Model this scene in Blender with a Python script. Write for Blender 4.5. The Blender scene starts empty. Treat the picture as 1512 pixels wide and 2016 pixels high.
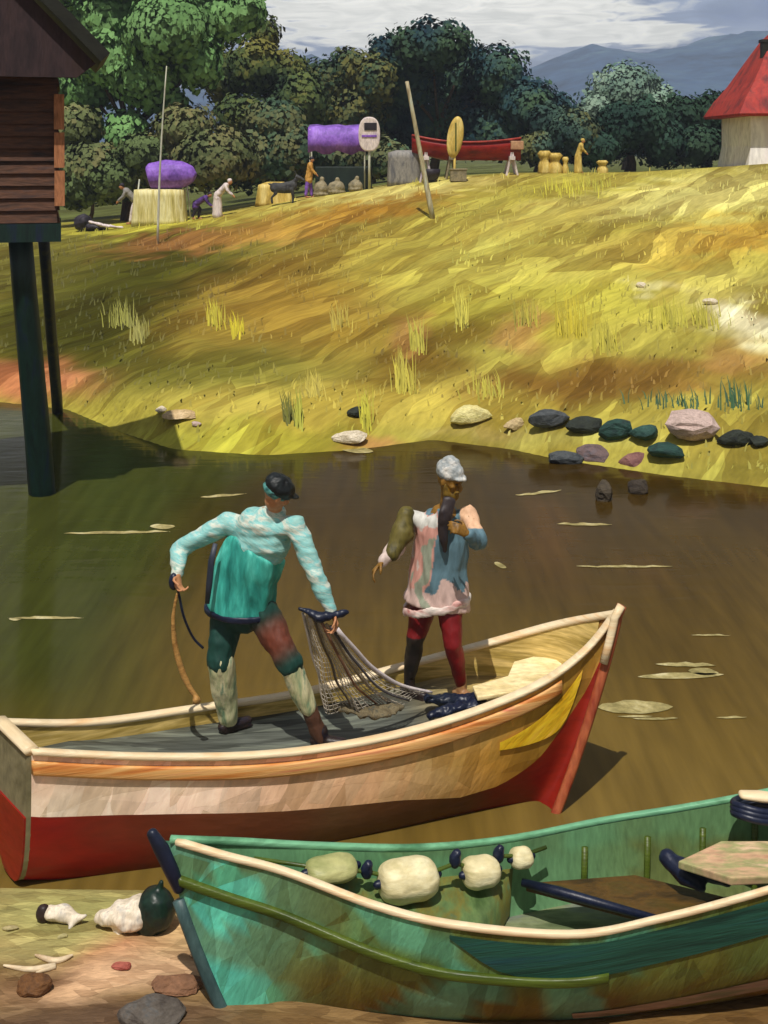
import bpy, bmesh, math, random
import numpy as np
from mathutils import Vector, Matrix, noise

random.seed(7); rng = np.random.default_rng(7)
S = bpy.context.scene
COL = S.collection
H, F, YH, CX = 4.7, 2400.0, 300.0, 756.0      # eye height, focal length, horizon row and centre column of the view

def P(px, py, D):
    return Vector(((px-CX)/F*D, D, H-(py-YH)/F*D))
def PZ(px, py, z):
    return P(px, py, (H-z)*F/(py-YH))
def lin(c, k=1.0):
    out = []
    for v in c:
        v = v/255.0
        out.append((v/12.92 if v <= .04045 else ((v+.055)/1.055)**2.4)*k)
    return tuple(out)

# ------------------------------------------------------------------ materials
def new_mat(name):
    m = bpy.data.materials.new(name); m.use_nodes = True
    nt = m.node_tree
    return m, nt, nt.nodes['Principled BSDF']

def paint(name, cols, k=1.0, scale=(3, 3, 3), rot=(0, 0, 0), rough=.5, bump=.35, dist=.01, detail=5, attr=False, vary=.35, fine=6.0, spec=.35, sheen=0, dab=None, dabmix=.3, dabval=.22):
    """surface with streaky hand-brushed colour variation; cols are sRGB 0-255"""
    m, nt, b = new_mat(name)
    N, L = nt.nodes, nt.links
    tc = N.new('ShaderNodeTexCoord'); mp = N.new('ShaderNodeMapping')
    L.new(tc.outputs['Object'], mp.inputs['Vector'])
    mp.vector_type = 'TEXTURE'; mp.inputs['Scale'].default_value = [1/q for q in scale]; mp.inputs['Rotation'].default_value = [math.radians(a) for a in rot]
    wob = N.new('ShaderNodeTexNoise'); wob.inputs['Scale'].default_value = .6; wob.inputs['Detail'].default_value = 1
    L.new(mp.outputs['Vector'], wob.inputs['Vector'])
    ad = N.new('ShaderNodeMixRGB'); ad.blend_type = 'ADD'; ad.inputs[0].default_value = .8
    L.new(mp.outputs['Vector'], ad.inputs[1]); L.new(wob.outputs['Color'], ad.inputs[2])
    n1 = N.new('ShaderNodeTexNoise'); n1.inputs['Scale'].default_value = 1; n1.inputs['Detail'].default_value = detail; n1.inputs['Roughness'].default_value = .62
    L.new(ad.outputs[0], n1.inputs['Vector'])
    n2 = N.new('ShaderNodeTexNoise'); n2.inputs['Scale'].default_value = fine; n2.inputs['Detail'].default_value = 3
    L.new(ad.outputs[0], n2.inputs['Vector'])
    if attr:
        at = N.new('ShaderNodeAttribute'); at.attribute_name = 'Col'
        src = at.outputs['Color']
    else:
        cr = N.new('ShaderNodeValToRGB'); e = cr.color_ramp.elements
        n = len(cols); lo, hi = .33, .67
        while len(e) < n: e.new(.5)
        for i, c in enumerate(cols):
            e[i].position = lo+(hi-lo)*i/max(1, n-1); e[i].color = (*lin(c, k), 1)
        if n == 1: e[1].color = e[0].color
        L.new(n1.outputs['Fac'], cr.inputs['Fac']); src = cr.outputs['Color']
    mr = N.new('ShaderNodeMapRange'); mr.inputs['From Min'].default_value = .3; mr.inputs['From Max'].default_value = .7
    mr.inputs['To Min'].default_value = 1-vary; mr.inputs['To Max'].default_value = 1+vary
    sm = N.new('ShaderNodeMath'); sm.operation = 'ADD'; L.new(n1.outputs['Fac'], sm.inputs[0]); L.new(n2.outputs['Fac'], sm.inputs[1])
    hv = N.new('ShaderNodeMath'); hv.operation = 'MULTIPLY'; hv.inputs[1].default_value = .5; L.new(sm.outputs[0], hv.inputs[0])
    L.new(hv.outputs[0], mr.inputs['Value'])
    mu = N.new('ShaderNodeVectorMath'); mu.operation = 'SCALE'; L.new(src, mu.inputs[0]); L.new(mr.outputs[0], mu.inputs['Scale'])
    colour = mu.outputs[0]; height = hv.outputs[0]
    if dab:
        # discrete brush-dab sized patches: two layers of stretched cells with their own tone
        for k, (sx, sy, sz, rz_, ca, cb) in enumerate(dab):
            m2 = N.new('ShaderNodeMapping'); m2.vector_type = 'TEXTURE'; m2.inputs['Scale'].default_value = (1/sx, 1/sy, 1/sz); m2.inputs['Rotation'].default_value = (0, 0, 0) if not isinstance(rz_, tuple) else [math.radians(a) for a in rz_]
            if not isinstance(rz_, tuple): m2.inputs['Rotation'].default_value = (0, 0, math.radians(rz_))
            w2_ = N.new('ShaderNodeTexNoise'); w2_.inputs['Scale'].default_value = .35*max(sx, sy); w2_.inputs['Detail'].default_value = 3; L.new(tc.outputs['Object'], w2_.inputs['Vector'])
            a2 = N.new('ShaderNodeVectorMath'); a2.operation = 'MULTIPLY_ADD'; a2.inputs[1].default_value = (.6/max(sx, sy),)*3; L.new(w2_.outputs['Color'], a2.inputs[0]); L.new(tc.outputs['Object'], a2.inputs[2])
            L.new(a2.outputs[0], m2.inputs['Vector'])
            vo = N.new('ShaderNodeTexVoronoi'); vo.feature = 'SMOOTH_F1' if k == 9 else 'F1'; vo.inputs['Scale'].default_value = 1; L.new(m2.outputs[0], vo.inputs['Vector'])
            sx_ = N.new('ShaderNodeSeparateColor'); L.new(vo.outputs['Color'], sx_.inputs[0])
            mv = N.new('ShaderNodeMapRange'); mv.inputs['To Min'].default_value = 1-dabval; mv.inputs['To Max'].default_value = 1+dabval; L.new(sx_.outputs[0], mv.inputs['Value'])
            m3 = N.new('ShaderNodeVectorMath'); m3.operation = 'SCALE'; L.new(colour, m3.inputs[0]); L.new(mv.outputs[0], m3.inputs['Scale'])
            fa = N.new('ShaderNodeMapRange'); fa.inputs['From Min'].default_value = .62; fa.inputs['From Max'].default_value = .75; fa.inputs['To Max'].default_value = dabmix; L.new(sx_.outputs[1], fa.inputs['Value'])
            fb = N.new('ShaderNodeMapRange'); fb.inputs['From Min'].default_value = .38; fb.inputs['From Max'].default_value = .25; fb.inputs['To Max'].default_value = dabmix; L.new(sx_.outputs[1], fb.inputs['Value'])
            x1 = N.new('ShaderNodeMixRGB'); x1.blend_type = 'MULTIPLY'; L.new(fa.outputs[0], x1.inputs[0]); L.new(m3.outputs[0], x1.inputs[1]); x1.inputs[2].default_value = (*ca, 1)
            x2 = N.new('ShaderNodeMixRGB'); x2.blend_type = 'MULTIPLY'; L.new(fb.outputs[0], x2.inputs[0]); L.new(x1.outputs[0], x2.inputs[1]); x2.inputs[2].default_value = (*cb, 1)
            colour = x2.outputs[0]
            hh = N.new('ShaderNodeMath'); hh.operation = 'MULTIPLY_ADD'; hh.inputs[1].default_value = .35; L.new(sx_.outputs[2], hh.inputs[0]); L.new(height, hh.inputs[2]); height = hh.outputs[0]
    L.new(colour, b.inputs['Base Color'])
    b.inputs['Roughness'].default_value = rough; b.inputs['Specular IOR Level'].default_value = spec
    if sheen: b.inputs['Sheen Weight'].default_value = sheen
    bp = N.new('ShaderNodeBump'); bp.inputs['Strength'].default_value = bump; bp.inputs['Distance'].default_value = dist
    L.new(height, bp.inputs['Height']); L.new(bp.outputs[0], b.inputs['Normal'])
    return m

# ------------------------------------------------------------------ object helpers
def tag(o, label=None, cat=None, group=None, kind=None):
    if label: o['label'] = label
    if cat: o['category'] = cat
    if group: o['group'] = group
    if kind: o['kind'] = kind
    return o
def empty(name, loc, label=None, cat=None, group=None):
    o = bpy.data.objects.new(name, None); COL.objects.link(o); o.location = Vector(loc); o.empty_display_size = .2
    return tag(o, label, cat, group)
WL = {}
def mesh_obj(name, verts, faces, mat, parent=None, origin=None, smooth=True, cols=None, fcols=None):
    """verts in world space; origin/parent shift them to local space"""
    off = Vector((0, 0, 0))
    if parent is not None:
        q = parent
        while q is not None: off += q.location; q = q.parent
    loc = Vector(origin)-off if origin is not None else Vector((0, 0, 0))
    base = np.array(off+loc)
    V = np.array([tuple(v) for v in verts], dtype=float)-base
    me = bpy.data.meshes.new(name); me.from_pydata([tuple(v) for v in V], [], [tuple(f) for f in faces]); me.update()
    if smooth: me.polygons.foreach_set('use_smooth', [True]*len(me.polygons))
    if mat: me.materials.append(mat)
    if cols is not None:
        a = me.color_attributes.new('Col', 'FLOAT_COLOR', 'POINT')
        arr = np.ones((len(V), 4)); arr[:, :3] = np.array(cols); a.data.foreach_set('color', arr.ravel())
    o = bpy.data.objects.new(name, me); COL.objects.link(o); o.location = loc
    if parent is not None: o.parent = parent
    return o

class MB:
    def __init__(s): s.v = []; s.f = []
    def add(s, vs, fs):
        n = len(s.v); s.v += [Vector(v) for v in vs]; s.f += [tuple(i+n for i in f) for f in fs]; return s
    def ring_loft(s, rings, cap=True, closed=True):
        n = len(rings[0]); vs = [v for r in rings for v in r]; fs = []
        for i in range(len(rings)-1):
            for j in range(n if closed else n-1):
                a = i*n+j; b = i*n+(j+1) % n
                fs.append((a, b, b+n, a+n))
        if cap and closed:
            fs.append(tuple(range(n-1, -1, -1))); fs.append(tuple(range((len(rings)-1)*n, len(rings)*n)))
        return s.add(vs, fs)
    def tube(s, pts, rad, n=8, side=None):
        """rad: list of r or (a,b); a along side vector"""
        pts = [Vector(p) for p in pts]; rings = []
        prev = None
        for i, p in enumerate(pts):
            t = (pts[min(i+1, len(pts)-1)]-pts[max(i-1, 0)])
            if t.length < 1e-9: t = Vector((0, 0, 1))
            t.normalize()
            ref = Vector(side) if side is not None else (prev if prev is not None else (Vector((0, 0, 1)) if abs(t.z) < .9 else Vector((1, 0, 0))))
            a = (ref-t*ref.dot(t))
            if a.length < 1e-6: a = t.orthogonal()
            a.normalize(); b = t.cross(a); prev = a
            r = rad[i] if hasattr(rad, '__len__') else rad
            ra, rb = r if hasattr(r, '__len__') else (r, r)
            rings.append([p+a*ra*math.cos(2*math.pi*k/n)+b*rb*math.sin(2*math.pi*k/n) for k in range(n)])
        return s.ring_loft(rings)
    def capsule(s, pts, rad, n=12, side=None):
        """tube with rounded ends"""
        pts = [Vector(p) for p in pts]; rad = [r if hasattr(r, '__len__') else (r, r) for r in rad]
        d0 = (pts[0]-pts[1]).normalized(); d1 = (pts[-1]-pts[-2]).normalized()
        h0 = min(rad[0]); h1 = min(rad[-1])
        P2 = []; R2 = []
        for a in (80, 55, 28):
            P2.append(pts[0]+d0*h0*math.sin(math.radians(a))); R2.append(tuple(x*math.cos(math.radians(a)) for x in rad[0]))
        P2 += pts; R2 += rad
        for a in (28, 55, 80):
            P2.append(pts[-1]+d1*h1*math.sin(math.radians(a))); R2.append(tuple(x*math.cos(math.radians(a)) for x in rad[-1]))
        return s.tube(P2, R2, n, side)
    def ell(s, c, r, M=None, nu=16, nv=10):
        c = Vector(c); M = M or Matrix.Identity(3); vs = []; fs = []
        for i in range(nv+1):
            th = math.pi*i/nv
            for j in range(nu):
                ph = 2*math.pi*j/nu
                vs.append(c+M @ Vector((r[0]*math.sin(th)*math.cos(ph), r[1]*math.sin(th)*math.sin(ph), r[2]*math.cos(th))))
        for i in range(nv):
            for j in range(nu):
                a = i*nu+j; b = i*nu+(j+1) % nu
                fs.append((a, a+nu, b+nu, b))
        return s.add(vs, fs)
    def box(s, c, d, M=None):
        c = Vector(c); M = M or Matrix.Identity(3)
        vs = [c+M @ Vector((x*d[0]/2, y*d[1]/2, z*d[2]/2)) for x in (-1, 1) for y in (-1, 1) for z in (-1, 1)]
        return s.add(vs, [(0, 1, 3, 2), (4, 6, 7, 5), (0, 4, 5, 1), (2, 3, 7, 6), (0, 2, 6, 4), (1, 5, 7, 3)])
    def slab(s, poly, th):
        """poly top outline (world points), extruded down by th"""
        n = len(poly); vs = [Vector(p) for p in poly]+[Vector(p)-Vector((0, 0, th)) for p in poly]
        fs = [tuple(range(n)), tuple(range(2*n-1, n-1, -1))]+[(i, i+n, (i+1) % n+n, (i+1) % n) for i in range(n)]
        return s.add(vs, fs)
    def build(s, name, mat, parent=None, origin=None, smooth=True, bevel=0, cols=None):
        o = mesh_obj(name, s.v, s.f, mat, parent, origin, smooth, cols)
        bm = bmesh.new(); bm.from_mesh(o.data)
        bmesh.ops.recalc_face_normals(bm, faces=bm.faces)
        if bevel:
            ed = [e for e in bm.edges if len(e.link_faces) == 2 and e.calc_face_angle(0) > .6]
            bmesh.ops.bevel(bm, geom=ed, offset=bevel, segments=2, affect='EDGES', profile=.6)
        bm.to_mesh(o.data); bm.free()
        return o
    def remesh(s, name, mat, parent=None, origin=None, voxel=.01, smooth=6, ripple=0, rscale=(9, 9, 9), colfn=None):
        tmp = bpy.data.meshes.new('tmp'); tmp.from_pydata([tuple(v) for v in s.v], [], s.f); tmp.update()
        bm = bmesh.new(); bm.from_mesh(tmp); bmesh.ops.recalc_face_normals(bm, faces=bm.faces); bm.to_mesh(tmp); bm.free()
        o = bpy.data.objects.new('tmp', tmp); COL.objects.link(o)
        r = o.modifiers.new('r', 'REMESH'); r.mode = 'VOXEL'; r.voxel_size = voxel
        if smooth:
            q = o.modifiers.new('s', 'SMOOTH'); q.iterations = smooth; q.factor = .5
        dg = bpy.context.evaluated_depsgraph_get(); dg.update()
        me = bpy.data.meshes.new_from_object(o.evaluated_get(dg))
        bpy.data.objects.remove(o); bpy.data.meshes.remove(tmp)
        vs = [v.co.copy() for v in me.vertices]; ns = [v.normal.copy() for v in me.vertices]
        fs = [tuple(p.vertices) for p in me.polygons]
        bpy.data.meshes.remove(me)
        if ripple:
            for i, v in enumerate(vs):
                q = Vector((v.x*rscale[0], v.y*rscale[1], v.z*rscale[2]))
                vs[i] = v+ns[i]*ripple*(noise.noise(q)+.5*noise.noise(q*2.3))
        cols = [colfn(v) for v in vs] if colfn else None
        return mesh_obj(name, vs, fs, mat, parent, origin, True, cols)

def catmull(pts, m):
    """resample a list of tuples at m parameters 0..1"""
    A = np.array([list(p) for p in pts], float); n = len(A); out = []
    for i in range(m):
        u = i/(m-1)*(n-1); k = min(int(u), n-2); t = u-k
        p0 = A[max(k-1, 0)]; p1 = A[k]; p2 = A[k+1]; p3 = A[min(k+2, n-1)]
        out.append(.5*((2*p1)+(-p0+p2)*t+(2*p0-5*p1+4*p2-p3)*t*t+(-p0+3*p1-3*p2+p3)*t**3))
    return out

# ------------------------------------------------------------------ ground shape
def interp(x, tab):
    return float(np.interp(x, [t[0] for t in tab], [t[1] for t in tab]))
def rowpt(px, py):
    D = H*F/(py-YH); return ((px-CX)/F*D, D)
WATER_FAR = [(-60, 30), (-12, 24.5)]+[rowpt(*p) for p in ((0, 792), (130, 806), (240, 852), (340, 885), (520, 897), (700, 886), (850, 866), (1000, 884), (1100, 905), (1300, 935), (1512, 960))]+[(9, 15.5), (60, 13)]
WATER_NEAR = [(-60, 9.5), (-8, 8.3)]+[rowpt(*p) for p in ((0, 1742), (310, 1750), (520, 1820), (800, 1900), (1000, 1960), (1250, 1910), (1512, 1860))]+[(6, 7.4), (60, 9)]
CREST_D = 48.0
CREST = [((px-CX)/F*CREST_D, H-(r-YH)/F*CREST_D) for px, r in ((-800, 480), (0, 458), (140, 452), (400, 428), (600, 392), (750, 370), (850, 352), (1000, 342), (1250, 340), (1400, 330), (1512, 322), (2600, 300))]
def smooth(t): t = max(0., min(1., t)); return t*t*(3-2*t)
def ground_z(x, y):
    dn, df = interp(x, WATER_NEAR), interp(x, WATER_FAR)
    if y < dn:
        d = dn-y
        z = .045*d+.03*smooth(d*3)
        z = min(z, 1.2)+.02*noise.noise(Vector((x*2.2, y*2.2, 0)))*smooth(d*2)
        return z
    if y < df:
        d = min(y-dn, df-y)
        return -min(.7, .30*d)
    zc = interp(x*CREST_D/max(y, CREST_D), CREST)
    t = (y-df)/(CREST_D-df)
    w = noise.noise(Vector((x*.35, y*.25, 3)))*.22+noise.noise(Vector((x*1.1, y*.8, 9)))*.07
    if t < 1:
        return .30*smooth((y-df)/1.1)+(zc-.30)*(t**1.02)+w*smooth((y-df)/2)*smooth((1-t)*5)
    return zc-.012*min(y-CREST_D, 60)

# albedo patches of the bank: (px, py, rx, ry, angle, colour, weight) in view coordinates of the nominal eye
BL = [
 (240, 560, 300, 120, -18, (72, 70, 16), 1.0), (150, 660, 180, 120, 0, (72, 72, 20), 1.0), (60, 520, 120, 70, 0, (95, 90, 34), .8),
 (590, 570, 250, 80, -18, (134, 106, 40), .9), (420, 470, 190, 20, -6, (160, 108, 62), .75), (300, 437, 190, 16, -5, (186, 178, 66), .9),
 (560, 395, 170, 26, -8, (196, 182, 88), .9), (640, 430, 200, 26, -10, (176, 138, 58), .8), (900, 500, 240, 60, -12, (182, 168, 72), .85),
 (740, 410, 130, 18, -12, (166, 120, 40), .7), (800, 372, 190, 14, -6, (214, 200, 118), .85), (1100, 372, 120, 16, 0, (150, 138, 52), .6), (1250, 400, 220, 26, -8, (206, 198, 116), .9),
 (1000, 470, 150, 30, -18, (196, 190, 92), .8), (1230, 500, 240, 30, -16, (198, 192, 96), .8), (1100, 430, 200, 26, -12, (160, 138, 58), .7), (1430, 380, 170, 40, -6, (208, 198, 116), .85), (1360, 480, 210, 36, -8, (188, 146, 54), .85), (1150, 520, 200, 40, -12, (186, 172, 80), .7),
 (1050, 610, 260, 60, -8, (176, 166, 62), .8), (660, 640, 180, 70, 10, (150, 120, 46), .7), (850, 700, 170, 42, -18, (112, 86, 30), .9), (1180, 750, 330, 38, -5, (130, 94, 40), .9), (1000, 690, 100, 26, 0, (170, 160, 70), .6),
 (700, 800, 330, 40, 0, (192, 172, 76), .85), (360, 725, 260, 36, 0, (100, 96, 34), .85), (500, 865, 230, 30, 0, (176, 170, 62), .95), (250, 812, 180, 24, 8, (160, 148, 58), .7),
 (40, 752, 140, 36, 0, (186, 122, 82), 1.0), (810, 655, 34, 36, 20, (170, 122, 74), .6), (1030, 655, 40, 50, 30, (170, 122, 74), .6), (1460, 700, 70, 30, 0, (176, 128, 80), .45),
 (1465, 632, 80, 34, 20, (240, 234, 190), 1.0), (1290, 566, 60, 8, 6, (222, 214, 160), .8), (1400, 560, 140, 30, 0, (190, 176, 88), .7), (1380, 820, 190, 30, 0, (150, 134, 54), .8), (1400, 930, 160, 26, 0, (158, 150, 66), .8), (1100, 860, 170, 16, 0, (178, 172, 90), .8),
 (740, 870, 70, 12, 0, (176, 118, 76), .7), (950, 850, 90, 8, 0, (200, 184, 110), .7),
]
BEACH = [
 (150, 1800, 210, 60, 0, (172, 168, 104), .97), (60, 1860, 160, 24, 0, (182, 170, 110), .7), (330, 1860, 120, 60, -10, (206, 172, 122), .9), (230, 1870, 90, 24, -10, (170, 104, 80), .6),
 (220, 1925, 250, 36, -4, (206, 168, 130), .95), (60, 1930, 80, 22, 0, (112, 80, 52), .9), (180, 2010, 300, 30, 0, (112, 90, 72), .9), (1250, 1960, 350, 90, 0, (112, 84, 44), .9), (1400, 1900, 200, 30, 0, (96, 84, 48), .8),
]
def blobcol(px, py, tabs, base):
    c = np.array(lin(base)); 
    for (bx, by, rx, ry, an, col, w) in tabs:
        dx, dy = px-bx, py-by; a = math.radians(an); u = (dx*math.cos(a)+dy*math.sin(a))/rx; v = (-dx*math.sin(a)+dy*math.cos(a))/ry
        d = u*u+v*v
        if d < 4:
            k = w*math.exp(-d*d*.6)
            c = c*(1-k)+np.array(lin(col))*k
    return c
GK = .78
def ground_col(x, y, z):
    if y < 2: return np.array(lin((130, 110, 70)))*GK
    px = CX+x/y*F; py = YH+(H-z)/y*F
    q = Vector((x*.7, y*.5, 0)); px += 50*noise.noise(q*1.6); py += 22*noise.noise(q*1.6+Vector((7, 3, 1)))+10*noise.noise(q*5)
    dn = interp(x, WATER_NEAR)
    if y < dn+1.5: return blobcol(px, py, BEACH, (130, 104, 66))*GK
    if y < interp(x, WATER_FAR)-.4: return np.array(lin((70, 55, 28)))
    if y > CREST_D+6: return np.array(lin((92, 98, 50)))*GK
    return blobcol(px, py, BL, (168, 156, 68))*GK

def axis(lo, hi, step, far_lo, far_hi):
    a = list(np.arange(lo, hi+1e-6, step)); s = step
    while a[-1] < far_hi: s *= 1.5; a.append(a[-1]+s)
    s = step
    while a[0] > far_lo: s *= 1.5; a.insert(0, a[0]-s)
    return a
def grid(name, xs, ys, zf, cf, mat):
    vs = []; cs = []
    for y in ys:
        for x in xs:
            z = zf(x, y); vs.append((x, y, z))
            if cf: cs.append(cf(x, y, z))
    n = len(xs); fs = [(j*n+i, j*n+i+1, (j+1)*n+i+1, (j+1)*n+i) for j in range(len(ys)-1) for i in range(n-1)]
    return mesh_obj(name, vs, fs, mat, cols=cs if cf else None)

MG = paint('meadow', None, attr=True, scale=(.22, 2.6, 2.6), rot=(0, 0, 58), vary=.26, bump=.6, dist=.06, rough=.85, detail=8, fine=4, spec=.04, dab=[(.16, .7, .3, 56, (1.45, 1.5, 1.6), (.55, .46, .34)), (.4, 2.4, .6, 62, (1.5, 1.55, 1.5), (.62, .52, .42))], dabmix=.42, dabval=.10)
xs = axis(-14, 14, .16, -1300, 1300)
ys = axis(5.6, 9.0, .12, -120, 9.0)+list(np.arange(9.6, 14.9, .8))+list(np.arange(15, 27, .12))+list(np.arange(27, 50, .3)); ys = ys+axis(50.3, 52, .6, 50.2, 1400)
MBEACH = paint('beach_sand', None, attr=True, scale=(2.2, 7, 7), rot=(0, 0, 8), vary=.25, bump=.7, dist=.02, rough=.8, detail=10, fine=9, spec=.08, dab=[(2.2, 6, 3, 8, (1.3, 1.28, 1.3), (.7, .62, .55)), (7, 22, 9, -10, (1.25, 1.25, 1.25), (.75, .7, .66))], dabmix=.6, dabval=.1)
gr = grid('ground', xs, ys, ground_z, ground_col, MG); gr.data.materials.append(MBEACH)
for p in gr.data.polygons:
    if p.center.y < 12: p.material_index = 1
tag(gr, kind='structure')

# ------------------------------------------------------------------ water
def water_mat():
    m, nt, b = new_mat('water'); N, L = nt.nodes, nt.links
    tc = N.new('ShaderNodeTexCoord'); at = N.new('ShaderNodeAttribute'); at.attribute_name = 'Col'
    mp3 = N.new('ShaderNodeMapping'); mp3.inputs['Scale'].default_value = (5, .5, 1); L.new(tc.outputs['Object'], mp3.inputs['Vector'])
    n3 = N.new('ShaderNodeTexNoise'); n3.inputs['Scale'].default_value = 1.5; n3.inputs['Detail'].default_value = 6; L.new(mp3.outputs[0], n3.inputs['Vector'])
    mr = N.new('ShaderNodeMapRange'); mr.inputs['From Min'].default_value = .3; mr.inputs['From Max'].default_value = .7; mr.inputs['To Min'].default_value = .8; mr.inputs['To Max'].default_value = 1.22
    L.new(n3.outputs['Fac'], mr.inputs['Value'])
    mu = N.new('ShaderNodeVectorMath'); mu.operation = 'SCALE'; L.new(at.outputs['Color'], mu.inputs[0]); L.new(mr.outputs[0], mu.inputs['Scale'])
    L.new(mu.outputs[0], b.inputs['Base Color'])
    b.inputs['Roughness'].default_value = .12; b.inputs['IOR'].default_value = 1.33; b.inputs['Specular IOR Level'].default_value = .11; b.inputs['Specular Tint'].default_value = (1, .78, .42, 1)
    mp2 = N.new('ShaderNodeMapping'); mp2.inputs['Scale'].default_value = (.7, 2.2, 1); L.new(tc.outputs['Object'], mp2.inputs['Vector'])
    n2 = N.new('ShaderNodeTexNoise'); n2.inputs['Scale'].default_value = 1.6; n2.inputs['Detail'].default_value = 2; n2.inputs['Distortion'].default_value = .6; L.new(mp2.outputs[0], n2.inputs['Vector'])
    bp = N.new('ShaderNodeBump'); bp.inputs['Strength'].default_value = .16; bp.inputs['Distance'].default_value = .03
    L.new(n2.outputs['Fac'], bp.inputs['Height']); L.new(bp.outputs[0], b.inputs['Normal'])
    return m
MWATER = water_mat()
def silt_and_reflections(x, y, z):
    """murky river: paler silty shallows; painted reflections, dark far off, green left, brown right"""
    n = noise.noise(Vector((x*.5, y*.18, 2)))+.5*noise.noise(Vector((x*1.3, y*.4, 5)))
    c = np.array([np.interp(y+2.0*n, (7.5, 9.5, 12, 15.5, 20), v) for v in ((112, 104, 84, 60, 54), (92, 84, 66, 44, 40), (44, 36, 24, 12, 10))])  # far darkening stands for the dark bank's reflection
    w = smooth((-1.2-x+1.2*n)/1.8)*smooth((y-8.5)/3); c = c*(1-w)+np.array((60, 64, 24))*w  # green reflection of trees and bank painted in
    w = smooth((n-.1)/.4)*smooth((x-1)/2)*smooth((y-12)/3)*.7; c = c*(1-w)+np.array((120, 80, 44))*w  # orange-brown reflection of the right bank painted in
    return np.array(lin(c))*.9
wx = axis(-8, 8, .25, -200, 200); wy = [2]+list(np.arange(6, 26, .25))+[30, 40]
tag(grid('water', wx, wy, lambda x, y: 0, silt_and_reflections, MWATER), kind='structure')

# pale flat strips on the river: ripple glints painted as geometry
mb = MB()
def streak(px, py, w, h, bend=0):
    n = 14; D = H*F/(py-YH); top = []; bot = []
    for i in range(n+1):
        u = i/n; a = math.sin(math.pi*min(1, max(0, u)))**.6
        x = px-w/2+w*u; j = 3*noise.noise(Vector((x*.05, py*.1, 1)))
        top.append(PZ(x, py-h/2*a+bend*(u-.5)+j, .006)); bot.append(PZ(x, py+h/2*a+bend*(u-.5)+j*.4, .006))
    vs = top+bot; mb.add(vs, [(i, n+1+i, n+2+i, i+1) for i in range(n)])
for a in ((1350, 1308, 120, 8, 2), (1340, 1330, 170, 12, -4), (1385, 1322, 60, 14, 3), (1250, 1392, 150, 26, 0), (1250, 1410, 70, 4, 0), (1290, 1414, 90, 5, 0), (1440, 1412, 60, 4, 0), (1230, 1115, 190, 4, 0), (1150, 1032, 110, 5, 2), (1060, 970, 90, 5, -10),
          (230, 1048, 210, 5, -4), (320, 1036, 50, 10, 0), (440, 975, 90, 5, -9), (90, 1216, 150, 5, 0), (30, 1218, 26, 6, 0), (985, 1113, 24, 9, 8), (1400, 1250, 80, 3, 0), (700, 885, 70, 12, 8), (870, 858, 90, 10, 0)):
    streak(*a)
tag(mb.build('painted_glints', paint('painted_glint_cream', [(150, 138, 84), (178, 164, 108), (206, 196, 150)], .8, scale=(5, 5, 5), rough=.6), origin=(1.5, 10, 0), smooth=False), kind='stuff')

# ------------------------------------------------------------------ grass (uncountable)
gv = []; gf = []; gc = []
def blade(x, y, h, w, lean, col):
    z = ground_z(x, y); a = random.uniform(-.7, .7); dx, dy = math.cos(a)*w, math.sin(a)*w; lx, ly = lean
    n = len(gv)
    gv.extend([(x-dx, y-dy, z-.03), (x+dx, y+dy, z-.03), (x+dx*.7+lx*.4, y+dy*.7+ly*.4, z+h*.6), (x-dx*.7+lx*.4, y-dy*.7+ly*.4, z+h*.6), (x+lx, y+ly, z+h)])
    gf.extend([(n, n+1, n+2, n+3), (n+3, n+2, n+4)]); gc.extend([col]*5)
for i in range(4500):
    y = 17+31*random.random()**1.25; x = y*random.uniform(-.34, .34)
    if y < interp(x, WATER_FAR)+.25: continue
    if noise.noise(Vector((x*.5, y*.35, 5))) < -.12: continue
    z = ground_z(x, y); c = ground_col(x, y, z)*random.uniform(.75, 1.35)*np.array((1, 1.02, .9))
    blade(x, y, random.uniform(.05, .15)*(.6+y/40), random.uniform(.012, .03), (random.uniform(-.05, .10), random.uniform(-.05, .05)), c)
def at_ground(px, py):
    D = 15.0
    while D < 60:
        x = (px-CX)/F*D
        if D > interp(x, WATER_FAR) and H-(py-YH)/F*D <= ground_z(x, D): return x, D
        D += .05
    return (px-CX)/F*48, 48
for (px, py, n, sp, h, col) in ((425, 640, 40, 16, .55, (190, 178, 52)), (465, 660, 34, 14, .45, (206, 190, 40)), (910, 640, 34, 12, .8, (206, 196, 80)), (1125, 660, 50, 26, .9, (196, 180, 50)), (1190, 690, 40, 22, .7, (182, 172, 60)), (795, 770, 40, 16, .8, (196, 184, 70)), (820, 690, 36, 14, .7, (190, 180, 70)),
                           (670, 640, 30, 18, .5, (190, 170, 70)), (1310, 640, 50, 34, .6, (186, 178, 62)), (1390, 640, 40, 28, .55, (184, 176, 60)), (1040, 640, 40, 24, .6, (178, 166, 60)), (570, 830, 26, 12, .5, (110, 112, 40)), (720, 845, 26, 10, .7, (196, 190, 60)), (590, 840, 20, 8, .6, (170, 170, 60)),
                           (1110, 380, 60, 40, .5, (204, 196, 60)), (1170, 370, 40, 30, .45, (190, 184, 66)), (240, 640, 40, 22, .6, (150, 150, 66)), (270, 670, 40, 20, .5, (160, 156, 80)), (960, 780, 40, 30, .4, (186, 176, 66)), (620, 780, 30, 20, .45, (196, 180, 80)), (1450, 800, 40, 40, .4, (60, 96, 62)), (1330, 800, 40, 60, .3, (66, 100, 66))):
    for i in range(n):
        x, y = at_ground(px+random.gauss(0, sp*.6), py+random.gauss(0, 6))
        blade(x, y, h*random.uniform(.5, 1.1), random.uniform(.008, .018), (random.uniform(-.14, .05), random.uniform(-.08, .04)), np.array(lin(col))*random.uniform(.5, .9))
MGR = paint('grass_blade', None, attr=True, scale=(2, 2, 2), vary=.15, bump=0, rough=.6, spec=.2)
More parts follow.
